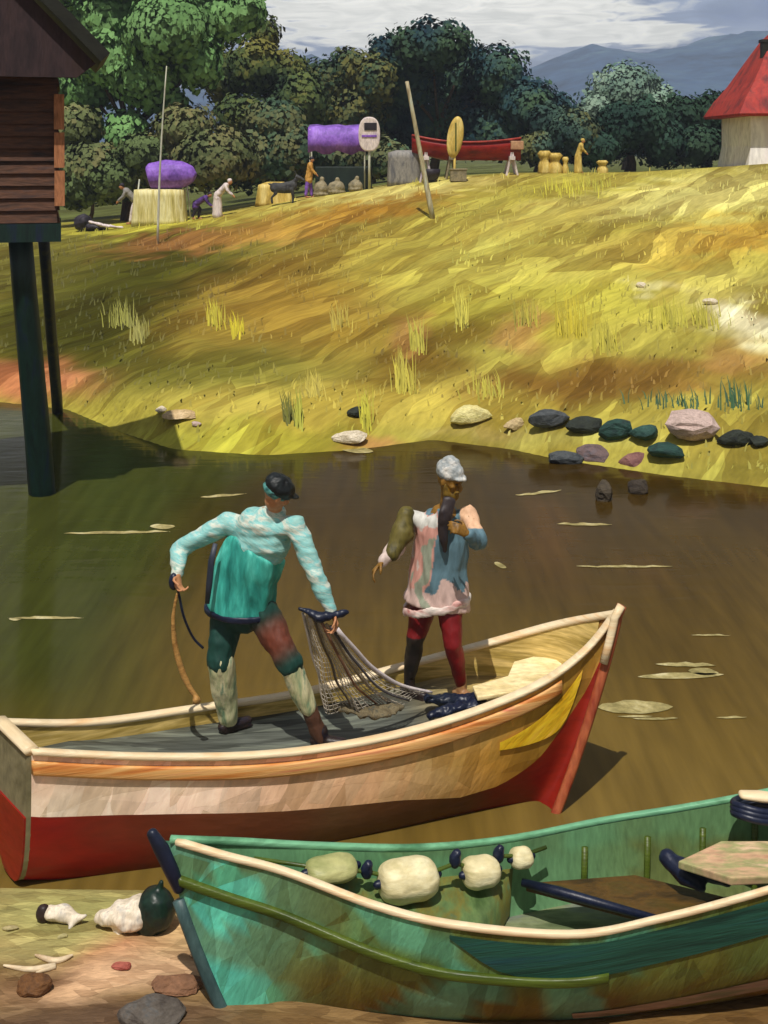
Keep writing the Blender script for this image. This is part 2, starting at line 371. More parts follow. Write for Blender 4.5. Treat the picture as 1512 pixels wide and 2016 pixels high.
go = mesh_obj('grass', gv, gf, MGR, cols=gc); go.data.normals_split_custom_set_from_vertices([(0, -.35, .94)]*len(gv)); tag(go, kind='stuff')

# ------------------------------------------------------------------ trees
ML = paint('leaf', None, attr=True, scale=(1.5, 1.5, 1.5), vary=.2, bump=0, rough=.7, spec=.06)
MBARK = paint('bark', [(60, 46, 30), (92, 70, 46), (44, 36, 26)], .8, scale=(8, 8, 1.5), rough=.85, bump=.6, dist=.03)
def tree(name, label, cat, base_px, D, clumps, pal, nleaf, ls, group=None, depth=1.0, droop=.5, gb=None, trunk=.22, tk=1.5):
    nleaf = int(nleaf*3.6); ls *= .44
    x = (base_px-CX)/F*D; z = ground_z(x, D)-.1; root = empty(name, (x, D, z), label, cat, group)
    cs = []
    for (px, py, rx, ry) in clumps:
        dd = D+random.uniform(-1, 1)*depth; cs.append((P(px, py, dd), rx/F*D, ry/F*D))
    zc = sum(c[0].z for c in cs)/len(cs); xc = sum(c[0].x for c in cs)/len(cs)
    mb = MB(); fork = Vector((x*.7+xc*.3, D, z+(zc-z)*.55))
    mb.tube([(x, D, z), Vector((x, D, z)).lerp(fork, .5)+Vector((.1, 0, 0)), fork, Vector((xc, D, zc))], [trunk*1.4, trunk, trunk*.8, trunk*.3], 9)
    for c, rx, ry in cs: mb.tube([fork, fork.lerp(c, .5)+Vector((0, 0, -.2)), c], [trunk*.45, trunk*.3, trunk*.12], 6)
    mb.build('trunk', MBARK, root)
    w = [rx*ry for _, rx, ry in cs]; tot = sum(w); V = []; Fc = []; Cc = []; Nn = []
    for (c, rx, ry), ww in zip(cs, w):
        n = int(nleaf*ww/tot); cl = random.uniform(.88, 1.14); rd = min(rx, ry)*1.0
        sub = [Vector((random.gauss(0, 1), random.gauss(0, 1), random.gauss(0, 1))).normalized() for _ in range(9)]
        for i in range(n):
            d = Vector((random.gauss(0, 1), random.gauss(0, 1), random.gauss(0, 1))).normalized()
            r = random.random()**.45*(.80+.30*noise.noise(d*2.2+c))
            p = c+Vector((d.x*rx*r, d.y*rd*r, d.z*ry*r))
            t = Vector((random.gauss(0, .5), random.gauss(0, .5), random.gauss(-droop, .5))); t = (t-d*t.dot(d)*.75).normalized()
            s = t.cross(d+Vector((random.gauss(0, .32), random.gauss(0, .32), random.gauss(0, .32)))).normalized()
            nr = s.cross(t); L_ = ls*random.uniform(.6, 1.5); W_ = L_*random.uniform(.3, .5)
            k = len(V)
            V += [p, p+t*L_*.5+s*W_+nr*L_*.08, p+t*L_, p+t*L_*.5-s*W_+nr*L_*.08]; Fc.append((k, k+1, k+2, k+3))
            u = noise.noise(p*(.55 if D > 30 else 1.2)+Vector((base_px, 0, 0)))*.9+.5+random.gauss(0, .12); u = max(0, min(.999, u))*(len(pal)-1); a = int(u)
            col = (np.array(lin(pal[a]))*(1-(u-a))+np.array(lin(pal[a+1]))*(u-a))*cl*random.uniform(.9, 1.1)*tk
            Cc += [col]*4; on = (Vector((d.x, d.y, d.z+.2))*.8+nr*.45).normalized(); Nn += [on]*4
    cw = mesh_obj('crown', V, Fc, ML, root, cols=Cc); cw.data.normals_split_custom_set_from_vertices([tuple(q) for q in Nn])
    return root

G1 = [(70, 98, 58), (80, 112, 66), (88, 120, 72), (98, 130, 82)]
tree('broadleaf_tree', 'tall mid green broadleaf tree overhanging the bank beside the wooden stilt hut', 'tree', 250, 52,
     [(200, 40, 130, 90), (330, 60, 110, 100), (300, -60, 170, 90), (170, 170, 90, 60), (160, 235, 62, 62), (290, 150, 90, 80), (345, 205, 32, 42), (420, 30, 90, 80), (230, 110, 110, 80), (390, 120, 60, 70), (480, 20, 60, 50), (110, -40, 120, 80), (170, 300, 50, 30), (250, 260, 60, 60), (110, 230, 50, 60)], G1, 12000, .62, depth=1.5, droop=.8, tk=1.5)
GO = [(36, 50, 34), (52, 66, 40), (70, 80, 42), (92, 90, 44)]
GD = [(28, 44, 42), (42, 60, 52), (56, 74, 62), (76, 78, 46)]
GB = [(18, 36, 48), (30, 52, 58), (44, 64, 56), (56, 76, 54)]
tree('olive_tree', 'olive brown tree with a thin top right of the tall green tree', 'tree', 560, 60, [(500, 130, 70, 70), (440, 150, 50, 80), (560, 150, 70, 70), (520, 70, 40, 50), (590, 200, 70, 80), (480, 230, 80, 60)], GO, 4200, .6, 'trees behind the meadow crest')
tree('dark_tree', 'dark green tree with ochre tinged top beside the tallest blue green tree', 'tree', 660, 62, [(640, 170, 60, 70), (690, 140, 60, 60), (620, 230, 90, 70), (700, 230, 80, 80), (740, 160, 50, 70)], [(30, 48, 40), (46, 62, 44), (84, 82, 42), (42, 64, 52)], 4200, .6, 'trees behind the meadow crest')
tree('dark_tree', 'tallest dark blue green tree with rounded top in the middle of the tree line', 'tree', 850, 64, [(850, 90, 110, 66), (800, 150, 90, 90), (910, 150, 110, 90), (980, 150, 80, 80), (850, 240, 130, 80), (960, 250, 120, 80), (760, 110, 50, 60), (1030, 200, 60, 70)], GB, 7500, .6, 'trees behind the meadow crest', depth=2)
tree('dark_tree', 'dark blue green tree filling the gap between the ochre topped tree and the tallest tree', 'tree', 730, 66, [(700, 190, 80, 80), (760, 200, 80, 90), (740, 270, 120, 60), (660, 280, 80, 50)], GB, 4000, .6, 'trees behind the meadow crest')
tree('dark_tree', 'dark green tree between the tallest tree and the pale grey green tree', 'tree', 1060, 63, [(1040, 210, 70, 70), (1090, 230, 70, 60), (1010, 270, 90, 50), (1130, 290, 70, 40)], GB, 3600, .6, 'trees behind the meadow crest')
tree('dark_tree', 'low dark bush tree under the pale grey green tree', 'tree', 1100, 58, [(1080, 240, 50, 50), (1130, 265, 60, 60), (1060, 290, 60, 40)], GD, 2600, .5, 'trees behind the meadow crest')
tree('dark_tree', 'second dark hedge tree left of the red roofed house', 'tree', 1240, 58, [(1220, 250, 60, 70), (1270, 240, 60, 60), (1180, 290, 60, 50), (1300, 280, 60, 60)], [(22, 40, 34), (34, 54, 44), (46, 68, 54)], 3400, .5, 'trees behind the meadow crest')
tree('dark_tree', 'dark hedge tree standing next to the red roofed house', 'tree', 1390, 59, [(1340, 230, 60, 60), (1400, 225, 60, 55), (1440, 250, 40, 60), (1370, 285, 80, 50)], [(24, 42, 34), (36, 56, 42), (50, 68, 50)], 3400, .5, 'trees behind the meadow crest')
tree('pale_tree', 'pale grey green distant tree rising above the dark hedge', 'tree', 1230, 90, [(1230, 180, 90, 70), (1180, 220, 60, 60), (1290, 210, 60, 60), (1210, 260, 110, 60), (1320, 240, 50, 50)], [(74, 98, 92), (104, 128, 112), (126, 146, 128)], 4600, .7, tk=1.15)
tree('shrub', 'wide olive grey shrub thicket below the tall green tree', 'shrub', 250, 50.6, [(180, 330, 110, 70), (300, 320, 120, 70), (420, 310, 110, 80), (150, 250, 60, 60), (360, 250, 80, 60)], [(58, 66, 40), (78, 86, 54), (96, 92, 60), (70, 84, 52)], 5200, .55, trunk=.1, tk=1.6, depth=.4)
tree('shrub', 'low moss green shrub between the stilt hut and the first purple stall', 'shrub', 170, 50, [(150, 370, 70, 50), (220, 350, 70, 60), (280, 300, 60, 50)], [(64, 76, 46), (78, 92, 56), (90, 96, 62)], 2600, .5, trunk=.08, tk=1.4, depth=.3)
tree('shrub', 'dark grey green shrub thicket behind the first purple stall', 'shrub', 540, 52.5, [(500, 310, 110, 70), (580, 300, 80, 80), (540, 240, 80, 60), (660, 310, 90, 50), (760, 310, 70, 50)], [(36, 52, 42), (52, 70, 52), (80, 80, 50), (54, 76, 58)], 5000, .55, trunk=.1, tk=1.6, depth=.4)

RIDGE = [(-2500, 220), (-800, 150), (300, 190), (540, 150), (610, 110), (720, 150), (900, 190), (1000, 150), (1080, 118), (1150, 96), (1230, 112), (1330, 92), (1430, 62), (1520, 74), (1700, 20), (2300, 60), (3600, 200)]
def hill_z(x, y):
    px = CX+x/900*F; top = H+(YH-interp(px, RIDGE))/F*900
    t = max(0, 1-abs(y-900)/420); q = noise.noise(Vector((x*.012, y*.012, 0)))*9+noise.noise(Vector((x*.05, y*.05, 4)))*3.5
    return -6+(top+6+q)*smooth(t)**.8
tag(grid('hills', list(np.arange(-1300, 1301, 10)), list(np.arange(480, 1321, 20)), hill_z, None, paint('hill_forest_haze_blue', [(48, 74, 104), (60, 88, 122), (78, 106, 124)], .8, scale=(.02, .02, .05), rough=.9, bump=.6, dist=3, spec=.05)), kind='structure')  # forest colour blued: distance haze painted into it

# ------------------------------------------------------------------ stilt hut on the left
MWOOD = paint('hut_boards', [(44, 32, 28), (72, 48, 36), (92, 60, 42), (58, 42, 40)], .9, scale=(1.2, 1.2, 7), rough=.75, bump=.6, dist=.02)
MPURP = paint('hut_gable', [(48, 34, 38), (64, 46, 48), (56, 38, 34)], .8, scale=(5, 5, 1.2), rough=.8, bump=.5, dist=.02)
MROOF = paint('hut_roof', [(16, 16, 14), (34, 36, 24), (26, 24, 22)], .8, scale=(2, 2, 6), rough=.7)
MSTILT = paint('stilt_paint', [(12, 36, 36), (20, 52, 42), (20, 34, 60)], .7, scale=(8, 8, 1.0), rough=.5)
MSTILT2 = paint('stilt_blue', [(24, 36, 70), (36, 44, 60), (60, 60, 50)], .8, scale=(8, 8, 1.0), rough=.5)
MSUNLIT = paint('sunlit_timber', [(150, 96, 58), (186, 124, 84), (120, 78, 48)], .9, scale=(9, 9, 2), rough=.8)
fw = Vector((-.268, 1, 0)).normalized(); rt = Vector((fw.y, -fw.x, 0))
C0 = Vector((-4.29, 16, 0)); hutM = Matrix((rt, fw, Vector((0, 0, 1)))).transposed()
hut = empty('stilt_hut', (C0.x-2.4, 18.5, 0), 'dark brown boarded hut on stilts over the water with dark gabled roof', 'hut')
def hp(r, f, z): return C0+rt*r+fw*f+Vector((0, 0, z))
W_, L_, zb, zt = 1.9, 1.5, 3.78, 5.72
mb = MB()
for i in range(12):                                       # lapped boards all round
    z0 = zb+(zt-zb)*i/12; h = (zt-zb)/12
    for (a, b, nrm) in ((hp(-W_, 0, 0), hp(0, 0, 0), -fw), (hp(0, 0, 0), hp(0, L_, 0), rt), (hp(0, L_, 0), hp(-W_, L_, 0), fw), (hp(-W_, L_, 0), hp(-W_, 0, 0), -rt)):
        o1, o2 = nrm*.035, nrm*.0
        vs = [a+o1+Vector((0, 0, z0)), b+o1+Vector((0, 0, z0)), b+o2+Vector((0, 0, z0+h)), a+o2+Vector((0, 0, z0+h)), a-nrm*.05+Vector((0, 0, z0)), b-nrm*.05+Vector((0, 0, z0)), b-nrm*.05+Vector((0, 0, z0+h)), a-nrm*.05+Vector((0, 0, z0+h))]
        mb.add(vs, [(0, 1, 2, 3), (7, 6, 5, 4), (0, 4, 5, 1), (1, 5, 6, 2), (2, 6, 7, 3), (3, 7, 4, 0)])
mb.build('wall', MWOOD, hut, smooth=False)
mb = MB()
for i in range(3): mb.box(hp(.03+random.uniform(-.01, .02), -.03, zb+.45+i*.5), (.13, .12, .46), hutM)
mb.build('sunlit_corner', MSUNLIT, hut, smooth=False)  # orange boxes: sunlight on the hut corner painted as timber colour
ov = .54; rz = 5.86; rise = (W_/2+ov)*1.02; rp = [(ov, rz), (-W_/2, rz+rise), (-W_-ov, rz)]
mb = MB()
mb.add([hp(ov-.06, -.45, rz-.02), hp(-W_/2, -.45, rz+rise-.06), hp(-W_-ov+.06, -.45, rz-.02), hp(-W_-ov+.06, -.45, rz-.20), hp(ov-.30, -.45, rz-.20)]+[hp(ov-.06, -.38, rz-.02), hp(-W_/2, -.38, rz+rise-.06), hp(-W_-ov+.06, -.38, rz-.02), hp(-W_-ov+.06, -.38, rz-.20), hp(ov-.30, -.38, rz-.20)],
       [(0, 1, 2, 3, 4), (9, 8, 7, 6, 5)]+[(i, i+5, (i+1) % 5+5, (i+1) % 5) for i in range(5)])
mb.build('gable', MPURP, hut, smooth=False)
mb = MB()
for sgn in (0, 1):
    a, b = (rp[0], rp[1]) if sgn == 0 else (rp[2], rp[1])
    d = Vector((b[0]-a[0], b[1]-a[1])).normalized(); n2 = Vector((-d.y, d.x)) if sgn == 0 else Vector((d.y, -d.x))
    if n2.y < 0: n2 = -n2
    q = [hp(a[0], -.62, a[1]), hp(b[0], -.62, b[1]), hp(b[0], L_+.25, b[1]), hp(a[0], L_+.25, a[1])]
    up = rt*n2.x*.16+Vector((0, 0, n2.y*.16))
    mb.add(q+[v+up for v in q], [(0, 1, 2, 3), (7, 6, 5, 4), (0, 4, 5, 1), (1, 5, 6, 2), (2, 6, 7, 3), (3, 7, 4, 0)])
mb.build('roof', MROOF, hut, smooth=False)
mb = MB()
mb.box(hp(-W_/2, .06, zb-.13), (W_+.1, .2, .24), hutM); mb.box(hp(-W_/2, L_-.1, zb-.13), (W_+.1, .2, .24), hutM)
mb.box(hp(-W_/2, L_/2, zb-.1), (W_-.1, L_-.5, .1), hutM)
mb.build('floor_beam', MSTILT, hut, smooth=False)
def stilt(p0, p1, r, mat):
    mb = MB(); p0, p1 = Vector(p0), Vector(p1)
    mb.tube([p0.lerp(p1, i/6)+Vector((.02*noise.noise(Vector((i, r*9, 2))), 0, 0)) for i in range(7)], [r*(1.12-.2*i/6) for i in range(7)], 9)
    mb.build('stilt', mat, hut)
b0 = PZ(92, 1010, -.3); stilt(b0+Vector((0, 0, -.3)), P(40, 455, 16.15), .17, MSTILT)
stilt((-5.98, 22.4, -.3), P(84, 455, 17.7), .09, MSTILT2)
stilt(hp(-W_+.2, .3, -.8), hp(-W_+.2, .3, zb-.2), .16, MSTILT); stilt(hp(-W_+.2, L_-.3, -.8), hp(-W_+.2, L_-.3, zb-.2), .14, MSTILT)

# ------------------------------------------------------------------ red roofed cottage on the right
MRED = paint('red_roof', [(120, 18, 12), (164, 28, 16), (180, 44, 24), (104, 16, 14)], .8, scale=(1.2, 1.2, .8), rough=.55, bump=.4, dist=.05)
MWHITE = paint('whitewash', [(226, 220, 216), (240, 236, 230), (214, 206, 206)], .95, scale=(1, 1, .4), rough=.8)
D = 51; hx = (1478-CX)/F*D; hz = ground_z(hx+2.5, D)-.2
cot = empty('cottage', (hx+2.6, D+2.2, hz), 'white walled cottage with a flared red roof at the right edge', 'house')
mb = MB(); x0, x1, y0, y1 = hx, hx+5.2, D, D+4.4
top = H+(YH-224)/F*D
mb.add([(x0-.15, y0-.15, hz), (x1+.15, y0-.15, hz), (x1+.15, y1+.15, hz), (x0-.15, y1+.15, hz), (x0, y0, hz+.9), (x1, y0, hz+.9), (x1, y1, hz+.9), (x0, y1, hz+.9), (x0, y0, top+.15), (x1, y0, top+.15), (x1, y1, top+.15), (x0, y1, top+.15)],
       [(0, 1, 5, 4), (1, 2, 6, 5), (2, 3, 7, 6), (3, 0, 4, 7), (4, 5, 9, 8), (5, 6, 10, 9), (6, 7, 11, 10), (7, 4, 8, 11), (8, 9, 10, 11), (3, 2, 1, 0)])
mb.build('wall', MWHITE, cot, smooth=False)
def rring(e, z): return [Vector(v) for v in ((x0-e, y0-e, z), (x1+e, y0-e, z), (x1+e, y1+e, z), (x0-e, y1+e, z))]
mb = MB(); mb.ring_loft([rring(.62, top-.10), rring(.66, top), rring(.30, top+.65), rring(-.2, top+1.35), rring(-.75, top+2.3), rring(-1.35, top+3.3), rring(-1.9, top+3.9)]); rf = mb.build('roof', MRED, cot, smooth=False)
mb = MB(); mb.box((x0+1.0, y0+1.2, top+2.6), (.36, .4, 1.0)); mb.box((x0+1.0, y0+1.2, top+3.15), (.46, .5, .12)); mb.build('chimney', MROOF, rf, smooth=False)
mb = MB(); mb.box((x0+2.6, y0-.02, hz+1.9), (1.0, .1, 1.1)); wn = mb.build('window', MROOF, cot, smooth=False)
mb = MB(); mb.box((x0+2.6, y0-.06, hz+1.9), (.06, .06, 1.1)); mb.box((x0+2.6, y0-.063, hz+1.9), (1.0, .06, .06)); mb.build('frame', MWHITE, wn, smooth=False)

# ------------------------------------------------------------------ boats
def hull_fn(near, far, keel, nexp, M=56):
    N_ = [Vector(v) for v in catmull([PZ(*p) for p in near], M)]; F_ = [Vector(v) for v in catmull([PZ(*p) for p in far], M)]
    K_ = [Vector(v) for v in catmull(keel, M)]; E = [float(v[0]) for v in catmull([(e,) for e in nexp], M)]
    return N_, F_, K_, E
def sect(Sv, K, n, v):
    th = v*math.pi/2; h = max(0, math.cos(th))**(2/n); w = math.sin(th)**(2/n)
    return Vector((K.x+(Sv.x-K.x)*h, K.y+(Sv.y-K.y)*h, Sv.z+(K.z-Sv.z)*w))
def v_at(Sv, K, n, z):
    r = max(0., min(1., (Sv.z-z)/(Sv.z-K.z))); return math.asin(min(1, r**(n/2)))*2/math.pi
def strip(hull, side, za, zb_, rows, off=0, i0=0, i1=None):
    """surface grid on one side of the hull between heights za(i), zb(i) (None = sheer / keel); off>0 shrinks inward"""
    N_, F_, K_, E = hull; M = len(N_); i1 = M if i1 is None else i1; g = []
    for i in range(i0, i1):
        Sv = (N_ if side == 0 else F_)[i]; O = (F_ if side == 0 else N_)[i]; K = K_[i]
        inw = (O-Sv); inw.z = 0
        if inw.length > 1e-4: inw.normalize()
        va = 0 if za is None else v_at(Sv, K, E[i], za(i)); vb = 1 if zb_ is None else v_at(Sv, K, E[i], zb_(i))
        vb = max(vb, va+1e-3)
        row = []
        for r in range(rows+1):
            v = va+(vb-va)*r/rows; p = sect(Sv, K, E[i], v)
            k = min(1., max(0., (Vector((O.x-Sv.x, O.y-Sv.y)).length)/.3))
            row.append(p+inw*off*k*math.cos(v*math.pi/2)+Vector((0, 0, abs(off)*math.sin(v*math.pi/2) if off > 0 else 0)))
        g.append(row)
    n = rows+1; return [p for r in g for p in r], [(a*n+b, a*n+b+1, (a+1)*n+b+1, (a+1)*n+b) for a in range(len(g)-1) for b in range(rows)]
def bar_along(pts, outs, w, h, dz=0, do=0):
    """rounded rectangular strip along pts; outs = outward horizontal unit vectors"""
    mb = MB(); rings = []
    for p, o in zip(pts, outs):
        c = p+o*do+Vector((0, 0, dz)); r = []
        for (a, b) in ((-.5, -.35), (-.38, -.5), (.38, -.5), (.5, -.35), (.5, .35), (.38, .5), (-.38, .5), (-.5, .35)): r.append(c+o*w*a+Vector((0, 0, h*b)))
        rings.append(r)
    mb.ring_loft(rings); return mb
def outward(hull, side):
    N_, F_, K_, E = hull; out = []
    for i in range(len(N_)):
        d = (N_[i]-F_[i]) if side == 0 else (F_[i]-N_[i]); d.z = 0
        out.append(d.normalized() if d.length > .02 else (out[-1] if out else Vector((0, -1 if side == 0 else 1, 0))))
    return out

# --- the cream and red skiff
near1 = [(62, 1484, .90), (270, 1494, .77), (500, 1492, .70), (700, 1468, .69), (880, 1424, .75), (1050, 1358, .89), (1150, 1288, 1.06), (1213, 1210, 1.32)]
far1 = [(0, 1424, .90), (180, 1424, .77), (390, 1396, .70), (590, 1366, .69), (790, 1314, .78), (960, 1268, .92), (1100, 1230, 1.10), (1213, 1210, 1.32)]
def mid(a, b, z, k=.5): p = PZ(*a).lerp(PZ(*b), k); return (p.x, p.y, z)
keel1 = [mid(near1[0], far1[0], .02, .45), mid(near1[1], far1[1], -.12), mid(near1[2], far1[2], -.18), mid(near1[3], far1[3], -.18), mid(near1[4], far1[4], -.18), mid(near1[5], far1[5], -.15, .4), (1.05, 8.78, -.14), (1.16, 8.66, -.10)]
h1 = hull_fn(near1, far1, keel1, [3.0, 3.0, 2.8, 2.6, 2.2, 1.7, 1.35, 1.12]); M1 = len(h1[0])
zc_tab = [(0, .50), (.15, .40), (.33, .31), (.5, .25), (.60, .17), (.66, .20), (.74, .36), (.82, .58), (.90, .80), (1, 1.25)]
zred = lambda i: min(interp(i/(M1-1), zc_tab), h1[0][i].z-.08)
boat1 = empty('rowing_boat', (-.3, 8.5, 0), 'cream skiff with red bottom and upswept bow carrying the two fishermen', 'boat')
def crm(v):
    t = (v.x+2.3)/4.0; q = noise.noise(Vector((v.x*1.6+v.z*2, v.y, v.z*4)))
    st = [(0, (226, 208, 186)), (.25, (230, 200, 176)), (.5, (228, 186, 144)), (.68, (218, 180, 118)), (.80, (196, 150, 66)), (.90, (150, 118, 44)), (1, (170, 120, 60))]
    c = np.array([np.interp(t+.08*q, [a for a, _ in st], [b[k] for _, b in st]) for k in range(3)])
    if t < .6 and q > .15: c = c*.75+np.array((232, 176, 160))*.25
    if t < .3 and v.z < .62: c = c*.5+np.array((236, 224, 204))*.5
    return np.array(lin(c))*1.08
MCREAM = paint('cream_hull', None, attr=True, scale=(3.4, 3.4, 1.4), rot=(0, 24, 0), rough=.42, bump=.6, dist=.014, vary=.2, fine=6, dab=[(9, 3, 2.6, (0, 22, 0), (1.2, 1.12, 1.1), (.86, .78, .68)), (2.2, 2, 9, (0, -6, 0), (1.14, 1.14, 1.16), (.88, .84, .8))], dabmix=.75, dabval=.07)
def redc(v):
    t = (v.x+2.3)/4.0; q = noise.noise(Vector((v.x*1.5, v.y, v.z*3)))*.12
    c = np.array([np.interp(t+q, (0, .09, .2, .5, .68, .76, 1), k) for k in ((150, 136, 112, 116, 112, 128, 150), (14, 18, 46, 84, 66, 24, 40), (12, 14, 28, 56, 40, 16, 24))])
    return np.array(lin(c))*.85
MREDBR = paint('red_browned', None, attr=True, scale=(1.4, 1.4, 4), rough=.35, bump=.4, vary=.25)  # redder towards the ends, browner amidships
MREDB = paint('red_bottom', [(92, 14, 14), (136, 14, 16), (150, 34, 22), (112, 30, 20)], .85, scale=(1.4, 1.4, 4), rough=.35, bump=.4, vary=.25)
MGOLD = paint('golden_rail', [(190, 104, 52), (216, 140, 70), (226, 176, 110), (204, 120, 84)], .92, scale=(.8, .8, 16), rough=.45, bump=.5, vary=.2)
MBUFF = paint('buff_cap', [(224, 196, 150), (240, 220, 182), (226, 184, 132)], .92, scale=(1, 1, 14), rough=.45, bump=.4, vary=.15)
mb = MB()
for sd in (0, 1): mb.add(*strip(h1, sd, None, zred, 8))
mb.build('hull_side', MCREAM, boat1, cols=[crm(v) for v in mb.v])
mb = MB()
for sd in (0, 1): mb.add(*strip(h1, sd, zred, None, 10))
mb.build('hull_bottom', MREDBR, boat1, cols=[redc(v) for v in mb.v])
MIN1 = paint('bow_lining', [(130, 112, 50), (176, 150, 76), (216, 188, 116), (156, 134, 66)], .95, scale=(1, 1, 9), rough=.6, bump=.4)
mb = MB()
for sd in (0, 1): mb.add(*strip(h1, sd, None, lambda i: h1[0][i].z-.42 if h1[0][i].z-.42 > h1[2][i].z+.1 else h1[2][i].z+.1, 6, off=.035, i1=M1-3))
mb.build('inner_lining', MIN1, boat1)
for sd in (0, 1):
    pts = (h1[0], h1[1])[sd]; o = outward(h1, sd)
    bar_along(pts[:M1], o, .075, .035, .012, -.01).build('gunwale', MBUFF, boat1)
o = outward(h1, 0); K = 44
bar_along([sect(h1[0][i], h1[2][i], h1[3][i], v_at(h1[0][i], h1[2][i], h1[3][i], h1[0][i].z-.085)) for i in range(K)], o[:K], .04, .085*1.0, 0, .012).build('rub_rail', MGOLD, boat1)
# deck boards
dz1 = lambda i: min(h1[0][i].z-.10, .70)+max(0, i/(M1-1)-.8)*.5
vs = []; fs = []; cs = []; nb = 13
MDECK = paint('deck_boards', None, attr=True, scale=(.9, 12, 6), rough=.5, bump=.5, dist=.01, vary=.55, fine=3, dab=[(1.4, 16, 8, 12, (1.6, 1.6, 1.5), (.55, .55, .55))], dabmix=.8, dabval=.1)
ie = M1-6
for i in range(1, ie):
    a = sect(h1[0][i], h1[2][i], h1[3][i], v_at(h1[0][i], h1[2][i], h1[3][i], dz1(i))); b = sect(h1[1][i], h1[2][i], h1[3][i], v_at(h1[1][i], h1[2][i], h1[3][i], dz1(i)))
    t = i/(M1-1)
    for j in range(nb*2):
        u = .03+.94*(j//2+(.04 if j % 2 == 0 else .96))/nb
        p = a.lerp(b, u); vs.append((p.x, p.y, p.z-(.0)))
        g = np.array(lin((88, 92, 84)))*(1.0 if t < .55 else 1)
        w = smooth((t-.52)/.2); cs.append((g*(1-w)+np.array(lin((176, 150, 88)))*w)*random.uniform(.9, 1.1)*(1 if (j//2) % 3 else .8))
n = nb*2
for i in range(ie-2):
    for j in range(n-1): fs.append((i*n+j, i*n+j+1, (i+1)*n+j+1, (i+1)*n+j))
mesh_obj('deck', vs, fs, MDECK, boat1, cols=cs, smooth=False)
# transom
mb = MB(); ring = [sect(h1[0][0], h1[2][0], h1[3][0], r/10) for r in range(11)]+[sect(h1[1][0], h1[2][0], h1[3][0], r/10) for r in range(9, -1, -1)]
ax = (h1[2][6]-h1[2][0]); ax.z = 0; ax.normalize()
mb.ring_loft([[p-ax*.03 for p in ring], [p+ax*.02 for p in ring]]); rlow = [p for p in ring if p.z < .56]
mb.build('transom', paint('transom_grey', [(112, 106, 76), (140, 132, 100), (96, 92, 70)], .9, scale=(3, 3, 2), rough=.6), boat1, smooth=False)
mb = MB(); mb.ring_loft([[p-ax*.042 for p in rlow], [p-ax*.03 for p in rlow]]); mb.build('transom_bottom', MREDB, boat1, smooth=False)
mb = MB(); a, b = h1[0][0], h1[1][0]; mb.tube([a.lerp(b, i/5)+Vector((0, 0, .02)) for i in range(6)], [(.05, .03)]*6, 8, side=(1, 0, 0)); mb.build('transom_cap', MBUFF, boat1)
# stem
mb = MB(); st = [sect(h1[0][-1], h1[2][-1], 1.12, r/14) for r in range(15)]; fd = Vector((.92, -.3, 0)).normalized()
mb.tube([p+fd*.012 for p in [st[0]+Vector((.03, 0, .07))]+st], [(.036, .024)]*16, 8, side=fd); mb.build('stem', paint('stem_red', [(150, 60, 36), (176, 96, 60), (126, 36, 24)], .9, scale=(6, 6, 1.5), rough=.5), boat1)
mb = MB(); mb.tube([st[0]+Vector((.035, -.02, .075))]+[p+fd*.012+Vector((-.03, -.045, 0)) for p in st[:5]], [(.03, .02)]*6, 8, side=fd); mb.build('stem_facing', MBUFF, boat1)
# yellow bow patch (painted flash)
MYEL = paint('yellow_flash', [(236, 176, 30), (255, 214, 50), (250, 190, 90)], 1.05, scale=(2, 2, 10), rot=(0, -40, 0), rough=.4, bump=.6)
i0, i1 = 36, 48
fu = lambda i: max(0, min(1, (i-i0)/(i1-1-i0)))
mb = MB(); v_, f_ = strip(h1, 0, lambda i: h1[0][i].z-.27+.17*fu(i)**1.6, lambda i: h1[0][i].z-.27+.17*fu(i)**1.6-.04-.30*fu(i)**1.0*(1-fu(i)**7)-.02, 6, off=-.012, i0=i0, i1=i1); mb.add(v_, f_); mb.build('bow_flash', MYEL, boat1)
# bow seat
mb = MB(); poly = []
z = .86
for (px, py) in ((1000, 1330), (1012, 1302), (1050, 1292), (1090, 1294), (1106, 1306), (1100, 1330), (1070, 1345), (1010, 1362), (940, 1372), (930, 1350)): poly.append(PZ(px, py, z))
mb.slab(poly[::-1], .03); mb.build('bow_seat', paint('bow_seat_cream', [(214, 190, 130), (230, 208, 152), (240, 224, 178)], .95, scale=(3, 6, 6), rough=.5), boat1, smooth=False, bevel=.008)
# red forefoot keel fin
mb = MB(); mb.tube([(.5, 8.60, -.2), (.95, 8.72, -.17), (1.14, 8.66, -.12)], [(.03, .03)]*3, 8); mb.build('keel', MREDB, boat1)

# --- the green boat
near2 = [(322, 1655, .95), (440, 1690, .87), (560, 1722, .80), (740, 1790, .69), (900, 1828, .63), (1130, 1846, .60), (1300, 1815, .66), (1480, 1768, .76), (1700, 1700, .9)]
far2 = [(322, 1655, .95), (470, 1660, .88), (620, 1668, .81), (820, 1672, .71), (1000, 1655, .65), (1190, 1618, .65), (1350, 1592, .71), (1490, 1566, .80), (1690, 1525, .92)]
keel2 = [(-.78, 6.60, -.10), mid(near2[1], far2[1], .0, .4), mid(near2[2], far2[2], -.02), mid(near2[3], far2[3], -.05), mid(near2[4], far2[4], -.06), mid(near2[5], far2[5], -.05), mid(near2[6], far2[6], -.03), mid(near2[7], far2[7], .02), mid(near2[8], far2[8], .08)]
keel2[1] = (-.55, 6.64, -.10)
h2 = hull_fn(near2, far2, keel2, [1.15, 1.35, 1.7, 2.1, 2.4, 2.5, 2.5, 2.5, 2.5]); M2 = len(h2[0])
boat2 = empty('rowing_boat', (.6, 6.8, 0), 'green rowing boat with cream gunwale beached in the foreground', 'boat')
